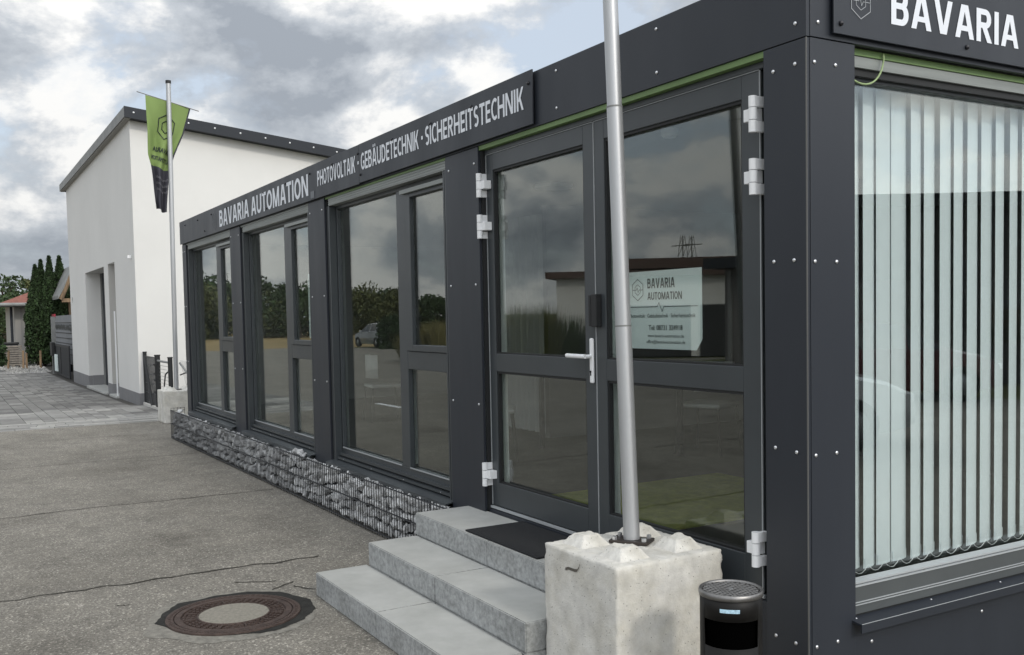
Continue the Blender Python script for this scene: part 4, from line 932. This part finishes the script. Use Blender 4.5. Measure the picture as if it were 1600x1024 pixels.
H('downpipe_bracket', M['zinc'], (HX1, HX1 + .06, 2.0, 2.05, 3.0, 3.05))

# fence and garden gate between hall and container
fe = empty('fence', 'dark wire mesh fence with gate posts beside the white hall', 'fence', (-17.8, .62, 0))
def F(o): return keep(o, fe)
pz = .06
for x, r_, h_ in ((-19.28, .04, 1.09), (-17.85, .055, 1.06), (-16.55, .045, 1.05)):
    F(MB().tube([(x, .62, -.1), (x, .62, h_)], r_, 12).build('post', M['frame_d'])); F(MB().tube([(x, .62, h_), (x, .62, h_ + .02)], r_ * 1.15, 12).build('post_cap', M['frame_d']))
for k in range(28): F(MB().tube([(-19.24 + k * .05, .62, .02), (-19.24 + k * .05, .62, 1.02)], .004, 5).build('rod', M['wire']))
for z in (.05, .25, .45, .65, .85, 1.02): F(MB().tube([(-19.24, .614, z), (-17.9, .614, z)], .006, 6).build('rail', M['wire']))
F(MB().tube([(-19.2, .60, 1.0), (-18.35, .58, .0)], .03, 8).build('brace', M['frame_d']))
F(MB().tube([(-17.85, .62, .96), (-16.55, .62, .96)], .022, 10).build('gate_rail', M['zinc']))
for k in range(12): F(MB().tube([(-17.78, .64, .1 + k * .07), (-16.6, .64, .1 + k * .07)], .004, 5).build('rod', M['zinc']))
for z in (.3, .55, .68, .86): F(B('hinge', M['frame_d'], None, (-17.95, -17.80, .55, .60, z, z + .035)))
F(MB().tube([(-17.2, .62, .2), (-17.1, .6, .5), (-16.85, .58, .72), (-16.62, .58, .78)], .014, 8).build('hose', M['frame_d'], smooth=True))
cw = MB()
for k in range(44):
    x0 = -16.5 + k * .1
    for sgn in (-1, 1):
        cw.tube([(x0, .80, .05 if sgn > 0 else 1.0), (x0 + .95, .80, 1.0 if sgn > 0 else .05)], .003, 4)
tag(F(cw.build('chain_link', M['zinc'])), kind='stuff')
for x in (-14.2, -12.35): F(MB().tube([(x, .80, -.1), (x, .80, 1.05)], .03, 8).build('post', M['frame_d']))
F(MB().tube([(-16.5, .79, .05), (-14.2, .79, 1.0)], .018, 6).build('brace', M['frame_d'])); F(MB().tube([(-16.5, .79, .95), (-14.2, .79, .35)], .022, 6).build('brace', M['zinc'])); F(MB().tube([(-16.5, .79, .72), (-14.2, .79, 1.02)], .012, 6).build('brace', M['frame_d']))
F(B('kerb', mat('pale_kerb', (.5, .49, .46), .9), None, (-19.3, -15.4, .555, .60, -.1, .015)))

# ------------------------------------------------------------------ left background
gt_ = empty('yard_gate', 'black double leaf yard gate beside the far corner of the hall', 'gate', (-34, .42, -.15))
for k in range(2):
    a = -31.95 - (k + 1) * 2.75; b = a + 2.7
    keep(B('gate_leaf', mat('black_gate', (.012, .014, .018), .6, spec=.3), None, (a, b, .40, .43, -.10, 1.0)), gt_); keep(B('leaf_rail', M['frame_d'], None, (a, b, .385, .399, -.08, -.02), (a, b, .385, .399, .92, .98), (a, a + .06, .385, .399, -.02, .92), (b - .06, b, .385, .399, -.02, .92)), gt_)
keep(B('gate_post', M['zinc'], None, (-37.72, -37.55, .38, .52, -.16, 2.0)), gt_); keep(B('mailbox', M['frame_d'], None, (-37.3, -36.6, .28, .39, .55, 1.05), bevel=.01), gt_)
keep(B('newspaper', M['paper'], None, (-36.3, -35.6, .33, .384, .02, .62)), gt_)
tr_ = empty('site_trailer', 'grey ribbed box trailer parked behind the black gate', 'trailer', (-39, 1.0, -.15))
keep(B('box', mat('trailer_grey', (.19, .20, .215), .6, var=.1, vscale=3), None, (-43.3, -33.4, .95, 3.2, .2, 2.05)), tr_)
for k in range(7): keep(B('rib', M['frame_d'], None, (-43.25, -33.45, .935, .949, .55 + k * .2, .575 + k * .2)), tr_)
keep(B('front_post', M['zinc'], None, (-43.35, -42.6, .90, .949, .0, 2.0)), tr_); keep(B('corner_light', M['redp'], None, (-43.0, -42.2, .88, .96, 1.98, 2.13)), tr_)
keep(lettering('WWW.AQU', (-42.3, .934, 1.48), EX, EZ, M['letter_k'], None, 6.9, .22, .03), tr_)
for k in range(2): keep(MB().tube([(-39 + 1.2 * k, 1.1, .15), (-39 + 1.2 * k, 1.35, .15)], .32, 18).build('wheel', M['tyre']), tr_)

def leaf_cloud(mb, fn, count, size, rnd, flat=0.0):
    for _ in range(count):
        p = fn(rnd); s_ = size * rnd.uniform(.6, 1.4)
        a = Vector((rnd.gauss(0, 1), rnd.gauss(0, 1), rnd.gauss(0, 1))).normalized(); b = a.cross(Vector((rnd.gauss(0, 1), rnd.gauss(0, 1), rnd.gauss(0, 1) + .01))).normalized()
        if flat: a = (a + Vector((0, 0, flat))).normalized()
        mb.add([p - a * s_, p + b * s_ * .5, p + a * s_, p - b * s_ * .5], [(0, 1, 2, 3)])
def thuja(x, y, h, r, seed, label):
    rnd = random.Random(seed); t = empty('thuja_tree', label, 'tree', (x, y, -.2), 0, 'thuja trees beside the trailer')
    MB().tube([(0, 0, 0), (0, 0, h * .8)], .07, 7, radii=[.09, .03]).build('trunk', M['bark'], t)
    mb = MB()
    def fn(rn):
        z = rn.random() ** .8; a = rn.uniform(0, 6.283); prof = r * min(1, (1 - z) * 1.75 + .03) * min(1, .75 + z * 2)
        lump = 1 + .22 * noise.noise(Vector((math.cos(a) * 2.2, math.sin(a) * 2.2, z * 9 + seed))); rr = prof * lump * (1 - .45 * rn.random() ** 2)
        return Vector((rr * math.cos(a), rr * math.sin(a), .15 + z * (h - .15)))
    leaf_cloud(mb, fn, 6500, .085, rnd, .8)
    mb.build('crown', M['thuja'], t)
for i, (u, vtop, lab) in enumerate(((54, 415, 'leftmost dark thuja tree, bushy to the ground'), (63, 407, 'second narrow dark thuja tree from the left'), (76, 401, 'tallest pointed thuja tree in the middle of the row'), (92, 401, 'broad thuja tree nearest to the white hall'), (104, 428, 'low thuja tree half hidden behind the white hall corner'))):
    p = along(u, vtop, 43.5 + (i % 2) * .8); thuja(p.x, p.y, p.z + .2, .50 if i != 3 else .62, 20 + i, lab)

ho = empty('neighbour_house', 'small pale house with red tiled roof left of the thujas', 'building', (-50, 0, -.2))
hw = along(24, 520, 47); hx_ = hw.x
keep(B('wall', mat('grey_render', (.36, .35, .33), .9), None, (hx_ - 8, hx_, hw.y, hw.y + 7, -.25, 2.85)), ho)
keep(B('wall_panel', mat('grey_render2', (.30, .29, .28), .9), None, (hx_, hx_ + .03, hw.y + .25, hw.y + .32, -.2, 2.5), (hx_, hx_ + .03, hw.y + .5, hw.y + .57, -.2, 2.5)), ho)
keep(MB().add([(hx_ + .9, hw.y - .7, 2.72), (hx_ + .9, hw.y + 9, 2.72), (hx_ - 9, hw.y + 9, 2.72), (hx_ - 9, hw.y - .7, 2.72), (hx_ - 4, hw.y + 4.2, 4.7), (hx_ - 4, hw.y + 5, 4.7)], [(0, 1, 5, 4), (1, 2, 5), (2, 3, 4, 5), (3, 0, 4), (0, 3, 2, 1)]).build('roof', M['rooft']), ho)
keep(MB().tube([(hx_ + .98, hw.y - 1.1, 2.66), (hx_ + .98, hw.y + 8, 2.66)], .09, 8).build('gutter', M['zinc']), ho); keep(B('eave', M['roofm'], None, (hx_, hx_ + .9, hw.y - 1.0, hw.y + 8, 2.56, 2.62)), ho)
keep(MB().tube([(hx_ + .15, hw.y - .15, -.2), (hx_ + .15, hw.y - .15, 2.6)], .06, 8).build('downpipe', M['roofm']), ho)
sh = empty('wooden_shed', 'wooden shed gable with brown rafters peeping out left of the hall', 'shed', (-40, 2, -.2))
a_ = along(91, 462, 41); b_ = along(113, 418, 41)
keep(MB().add([(a_.x, a_.y, a_.z), (b_.x, b_.y + .1, b_.z + .15), (b_.x - 5, b_.y + .1, b_.z + .15), (a_.x - 5, a_.y, a_.z), (a_.x, a_.y, a_.z - .14), (b_.x, b_.y + .1, b_.z + .01), (b_.x - 5, b_.y + .1, b_.z + .01), (a_.x - 5, a_.y, a_.z - .14)], [(0, 1, 2, 3), (7, 6, 5, 4), (0, 4, 5, 1), (1, 5, 6, 2), (2, 6, 7, 3), (3, 7, 4, 0)]).build('roof', M['zinc']), sh)
keep(MB().tube([(a_.x - .05, a_.y + .1, a_.z - .15), (b_.x - .05, b_.y + .05, b_.z - .12)], .09, 6).build('rafter', M['wood']), sh); keep(B('beam', M['wood'], None, (a_.x - .3, a_.x - .1, a_.y + .15, a_.y + 3, a_.z - .28, a_.z - .12)), sh)
keep(B('wall', M['wood'], None, (a_.x - 4.5, a_.x - .5, a_.y + .6, a_.y + 4, -.2, a_.z - .1)), sh)
pl = empty('pallet_stack', 'stack of weathered wooden pallets on the gravel bed', 'pallets', (along(20, 560, 42.5).x, along(20, 560, 42.5).y, -.15))
for k in range(9): B('board', M['woodg'], pl, (-.25, .25, -.36, .36, .10 + k * .098, .17 + k * .098)); 
for y in (-.3, 0, .3): B('runner', M['woodg'], pl, (-.25, .25, y - .05, y + .05, 0, .098))
for i, (u, v0, v1, lab) in enumerate(((13.5, 548, 586, 'leftmost wooden stake in front of the pallet stack'), (36, 548, 584, 'leaning wooden stake at the right edge of the pallets'), (41, 552, 583, 'wooden stake between the pallets and the thuja trees'), (63, 548, 584, 'thin wooden stake before the grey gate post'))):
    g_ = along(u + (1 if i else -.5), v1, 41.0); h_ = along(u, v0, 41.0)
    tag(MB().tube([(g_.x, g_.y, -.2), (h_.x, h_.y, h_.z)], .045, 7).build('stake', M['wood']), lab, 'stake', 'wooden stakes on the gravel bed')
wbn = along(14, 548, 45); bn = empty('wheelie_bin', 'dark wheelie bin standing behind the pallet stack', 'bin', (wbn.x, wbn.y, -.2))
B('body', M['roofm'], bn, (-.3, .3, -.38, .38, 0, 1.0), bevel=.03); B('lid', M['frame_d'], bn, (-.34, .34, -.42, .42, 1.0, 1.1), bevel=.03)
B('wheel', M['tyre'], bn, (-.1, .1, .3, .36, -.02, .18), bevel=.04)

def tree(name, label, x, y, z0, h, r, seed, lm, count=2600, leaf=.16, group=None, low=.12):
    rnd = random.Random(seed); t = empty(name, label, 'tree', (x, y, z0), 0, group)
    tk = MB(); tk.tube([(0, 0, 0), (.03 * h * rnd.uniform(-1, 1), .02 * h, h * .4), (0, 0, h * .8)], .1, 8, radii=[.035 * h, .022 * h, .008 * h])
    cl_ = []
    for k in range(16):
        a = rnd.uniform(0, 6.283); zz_ = h * rnd.uniform(low + .10, .92); rad = r * (1 - ((zz_ / h - .45) / .62) ** 2) * rnd.uniform(.3, .85)
        c = Vector((rad * math.cos(a), rad * math.sin(a), zz_)); cl_.append((c, r * rnd.uniform(.24, .46)))
        if k < 8: tk.tube([(0, 0, zz_ * .6), c * .5 + Vector((0, 0, zz_ * .35)), c], .02, 5, radii=[.014 * h, .009 * h, .003 * h])
    tk.build('trunk', M['bark'], t); mb = MB()
    def fn(rn):
        c, q = rn.choice(cl_); d = Vector((rn.gauss(0, 1), rn.gauss(0, 1), rn.gauss(0, 1))).normalized() * q * (rn.random() ** .4); d.z *= .75; return c + d
    leaf_cloud(mb, fn, count, leaf, rnd); mb.build('crown', lm, t); return t
for i, (u, vt, d, lab) in enumerate(((2, 424, 66, 'dark pine at the left picture edge behind the house'), (22, 434, 70, 'dark tree with open crown above the red roof'), (42, 434, 84, 'olive tree just left of the thuja tops'))):
    p = along(u, vt, d); tree('background_tree', lab, p.x, p.y, -.25, p.z + .25, 2.0, 60 + i, M['leafd'] if i < 2 else M['leafo'], 3000, .13, 'trees behind the small house')
p = along(-14, 560, 38.5)
hd_ = tree('dark_shrub', 'very dark clipped shrub cut by the left picture edge', p.x, p.y, -.2, 1.75, .62, 71, M['thuja'], 2500, .06)
p = along(8, 470, 62); tree('background_tree', 'dark bush behind the small house, under the gutter', p.x, p.y, -.25, 3.6, 2.2, 72, M['leafd'], 3500, .12, 'trees behind the small house')

# ------------------------------------------------------------------ across the street: what the panes mirror
def mir(u, v, d): q = along(u, v, d); return Vector((q.x, .236 - q.y, q.z))
tl = [(298, 455, 95, 6), (330, 438, 105, 7), (352, 446, 100, 6), (398, 442, 100, 7), (432, 440, 108, 7), (468, 446, 100, 6), (545, 452, 110, 6), (566, 462, 118, 5), (600, 460, 118, 5), (618, 458, 112, 4), (655, 463, 122, 5), (684, 468, 125, 4)]
side = ('leftmost', 'second', 'third', 'fourth', 'fifth', 'sixth', 'seventh', 'eighth', 'ninth', 'tenth', 'eleventh', 'twelfth')
for i, (u, vt, d, r_) in enumerate(tl):
    p = mir(u, vt, d); tree('roadside_tree', '%s tree from the left in the row mirrored in the panes' % side[i], p.x, p.y, -.25, max(3.5, p.z + .25), r_ * .8, 80 + i, M['leafd'] if i % 3 else M['leafo'], 4200, .21, 'trees along the field', low=.0)
for i, (u, vt, d) in enumerate(((645, 520, 41), (668, 505, 41), (690, 500, 40), (815, 478, 34), (850, 476, 34), (890, 492, 35))):
    p = mir(u, vt, d); rnd = random.Random(i + 300); t = empty('ornamental_grass', ('tall dry reed clump', 'broad dry reed clump', 'pale reed clump', 'brown bushy hedge clump', 'wide brown hedge clump', 'low green hedge clump')[i] + ' across the street mirrored in a pane', 'grass clump', (p.x, p.y, -.16), 0, 'grass clumps across the street')
    mb = MB()
    for k in range(700):
        a = rnd.uniform(0, 6.283); r0 = rnd.uniform(0, .5); r1 = r0 + rnd.uniform(.1, .7); h_ = (p.z + .2) * rnd.uniform(.6, 1.05)
        c, s_ = math.cos(a), math.sin(a); mb.add([(r0 * c - .03 * s_, r0 * s_ + .03 * c, 0), (r0 * c + .03 * s_, r0 * s_ - .03 * c, 0), (r1 * c, r1 * s_, h_)], [(0, 1, 2)])
    mb.build('blades', M['grassy'] if i < 3 else (M['leafo'] if i < 5 else M['leafd']), t)

def frame_xy(p, q):
    ex = Vector((q.x - p.x, q.y - p.y, 0)).normalized(); ey = Vector((-ex.y, ex.x, 0)); return ex, ey
def building(name, label, p, q, h, depth, away, wm, rm, parts):
    """box building: p-q ground line of the front, away = +1/-1 side it extends to"""
    ex, ey = frame_xy(p, q); ey *= away; ln = (Vector((q.x, q.y, 0)) - Vector((p.x, p.y, 0))).length
    t = empty(name, label, 'building', (p.x, p.y, -.2)); t.matrix_world = Matrix(((ex.x, ey.x, 0, p.x), (ex.y, ey.y, 0, p.y), (0, 0, 1, -.2), (0, 0, 0, 1)))
    B('wall', wm, t, (0, ln, 0, depth, 0, h)); B('roof', rm, t, (-.4, ln + .4, -.45, depth + .4, h, h + .28))
    for nm, m, b in parts: B(nm, m, t, b)
    return t
P_, Q_ = mir(872, 520, 43), mir(1230, 520, 41)
parts = [('gate', M['darkwall'], (2 + 4.2 * k, 5.8 + 4.2 * k, -.06, -.001, 0, 2.2)) for k in range(4)] + [('roof_ridge', M['brownroof'], (3, 14, 1, 5, 3.85, 4.3))]
building('opposite_building', 'low white building with brown roof and dark gates across the street', P_, Q_, 3.45, 9, -1, mat('white_wall', (.62, .61, .58), .9), M['brownroof'], parts)
P_ = mir(1135, 420, 26); Q_ = mir(1300, 420, 24)
building('corner_house', 'house with deep dark eaves mirrored at the right edge of the door', P_, Q_, P_.z + .2, 8, -1, mat('grey_wall', (.16, .155, .15), .9), M['roofm'], [('downpipe', M['zinc'], (.15, .25, -.12, -.02, 0, 3.0)), ('door', M['darkwall'], (.8, 3.5, -.05, -.001, 0, 2.4))])
for i, (u, d) in enumerate(((1066, 210), (1080, 225))):
    p = mir(u, 366, d); t = empty('power_pylon', ('nearer' if not i else 'farther') + ' steel lattice power pylon on the mirrored horizon', 'pylon', (p.x, p.y, -.2), 0, 'power pylons'); hh = p.z
    lt = MB()
    for sx, sy in ((-1, -1), (1, -1), (1, 1), (-1, 1)): lt.tube([(sx * 2, sy * 2, 0), (sx * .3, sy * .3, hh)], .09, 4)
    for k in range(8):
        z = hh * k / 8; w0 = 2 - 1.7 * k / 8; w1 = 2 - 1.7 * (k + 1) / 8
        for s_ in (-1, 1): lt.tube([(-w0, s_ * w0, z), (w1, s_ * w1, z + hh / 8)], .05, 4); lt.tube([(s_ * w0, w0, z), (s_ * w1, -w1, z + hh / 8)], .05, 4)
    lt.build('lattice', M['zinc'], t); B('cross_arm', M['zinc'], t, (-5, 5, -.15, .15, hh * .72, hh * .72 + .2), (-3.5, 3.5, -.15, .15, hh * .88, hh * .88 + .2))

# dark building and cars mirrored in the end window
P_, Q_ = Vector((18.5, 7.9, 0)), Vector((4.3, 32.0, 0))
building('dark_building', 'long dark clad building behind the cars mirrored in the end window', P_, Q_, 4.4, 9, -1, mat('dark_clad', (.035, .036, .038), .6), M['roofm'],
    [('window', M['carglass'], (3 + 5 * k, 6.2 + 5 * k, -.05, -.001, 1.0, 2.6)) for k in range(4)] + [('chimney', M['roofm'], (13.2, 13.5, 2, 2.3, 4.6, 4.95))])
def car(label, x, y, rz, paint, van=False):
    t = empty('parked_car', label, 'car', (x, y, zt(x)), rz, 'parked cars')
    # stations along the length: x, underside, belt, top, half width at belt, half width at top
    st_ = [(-2.10, .42, .70, .72, .62, .60), (-2.02, .28, .92, .95, .80, .76), (-1.75, .22, .98, 1.30, .86, .62), (-1.20, .20, .98, 1.47, .88, .60), (-.3, .20, .96, 1.50, .89, .61), (.35, .20, .95, 1.44, .89, .60), (1.0, .20, .94, 1.02, .88, .78), (1.25, .20, .90, .945, .87, .74), (1.75, .22, .80, .84, .83, .70), (2.05, .28, .66, .70, .72, .62), (2.12, .40, .56, .58, .60, .55)]
    b = MB(); gl = MB(); n_ = len(st_); pts = []
    for (sx, zu, zb, ztp, wb_, wt_) in st_:
        pts.append([(sx, -wb_ * .93, zu), (sx, -wb_, (zu + zb) / 2), (sx, -wb_ * .97, zb), (sx, -wt_, ztp), (sx, 0, ztp + .02), (sx, wt_, ztp), (sx, wb_ * .97, zb), (sx, wb_, (zu + zb) / 2), (sx, wb_ * .93, zu)])
    for i in range(n_ - 1):
        for k in range(8):
            q = [pts[i][k], pts[i + 1][k], pts[i + 1][k + 1], pts[i][k + 1]]
            glass_ = (k in (2, 5) and 1 <= i <= 5) or (k in (3, 4) and i in (1, 5))
            b.add(q, [(0, 1, 2, 3)])
            if glass_:
                c = sum((Vector(v) for v in q), Vector()) / 4; nrm_ = (Vector(q[1]) - Vector(q[0])).cross(Vector(q[3]) - Vector(q[0])).normalized(); nrm_ = nrm_ if nrm_.dot(c - Vector((c.x, 0, .6))) > 0 else -nrm_
                gl.add([c + (Vector(v) - c) * .90 + nrm_ * .006 for v in q], [(0, 1, 2, 3)])
    for e in (pts[0], pts[-1]): b.add(e, [tuple(range(9))])
    bm_ = MB(); bm_.v, bm_.f, bm_.mi = b.v, b.f, b.mi
    bo = bm_.build('body', paint, t, smooth=False, weld=True); gl.build('windows', M['carglass'], t)
    wl = MB(); wl.lathe([(.20, -.10), (.30, -.10), (.325, -.06), (.325, .06), (.30, .10), (.20, .10), (.20, -.10)], 24); TY = wl.mesh('tyre', M['tyre'], True)
    rm_ = MB(); rm_.lathe([(0, .085), (.06, .095), (.10, .07), (.205, .08), (.205, -.08), (0, -.08)], 20); RM = rm_.mesh('rim', M['cgrey'], True)
    for wx in (-1.28, 1.32):
        for s_ in (-1, 1):
            w_ = inst('wheel', TY, t, (wx, s_ * .80, .325), (R(-90 * s_), 0, 0)); inst('rim', RM, w_)
    for s_ in (-1, 1):
        B('headlight', M['lampl'], t, (1.88, 2.09, s_ * .58 - .13, s_ * .58 + .13, .58, .70), bevel=.03); B('tail_light', M['redp'], t, (-2.09, -2.0, s_ * .62 - .12, s_ * .62 + .12, .72, .92), bevel=.02); B('mirror', paint, t, (.62, .74, s_ * .98 - .09, s_ * .98 + .09, .94, 1.06), bevel=.03)
    B('bumper', M['roofm'], t, (1.95, 2.14, -.55, .55, .30, .42), bevel=.03); B('number_plate', M['white_p'], t, (2.13, 2.15, -.26, .26, .44, .54))
    return t
hdg = math.atan2(.69, -.55)
car('white parked car nearest to the end window, mirrored in it', 6.6, 6.0, hdg, M['cwhite']); car('dark red parked car mirrored in the right part of the end window', 9.6, 12.4, hdg, M['cred'])
p = mir(592, 540, 62); car('silver parked car far across the street mirrored beside the door', p.x, p.y, R(175), M['cgrey'])
p = mir(616, 516, 58); tree('dark_shrub', 'dense dark shrub partly hiding the far silver car', p.x, p.y, -.2, 1.9, 1.5, 97, M['thuja'], 3500, .12, low=-.1)
ms_ = MB()
for k in range(1): ms_.box(-15.6 - 4 * k, -14.4 - 4 * k, -4.28, -4.16, zt(-15.6 - 4 * k) - .004, zt(-14.4 - 4 * k) + .004)
tag(ms_.build('road_marking', M['white_p']), kind='structure')
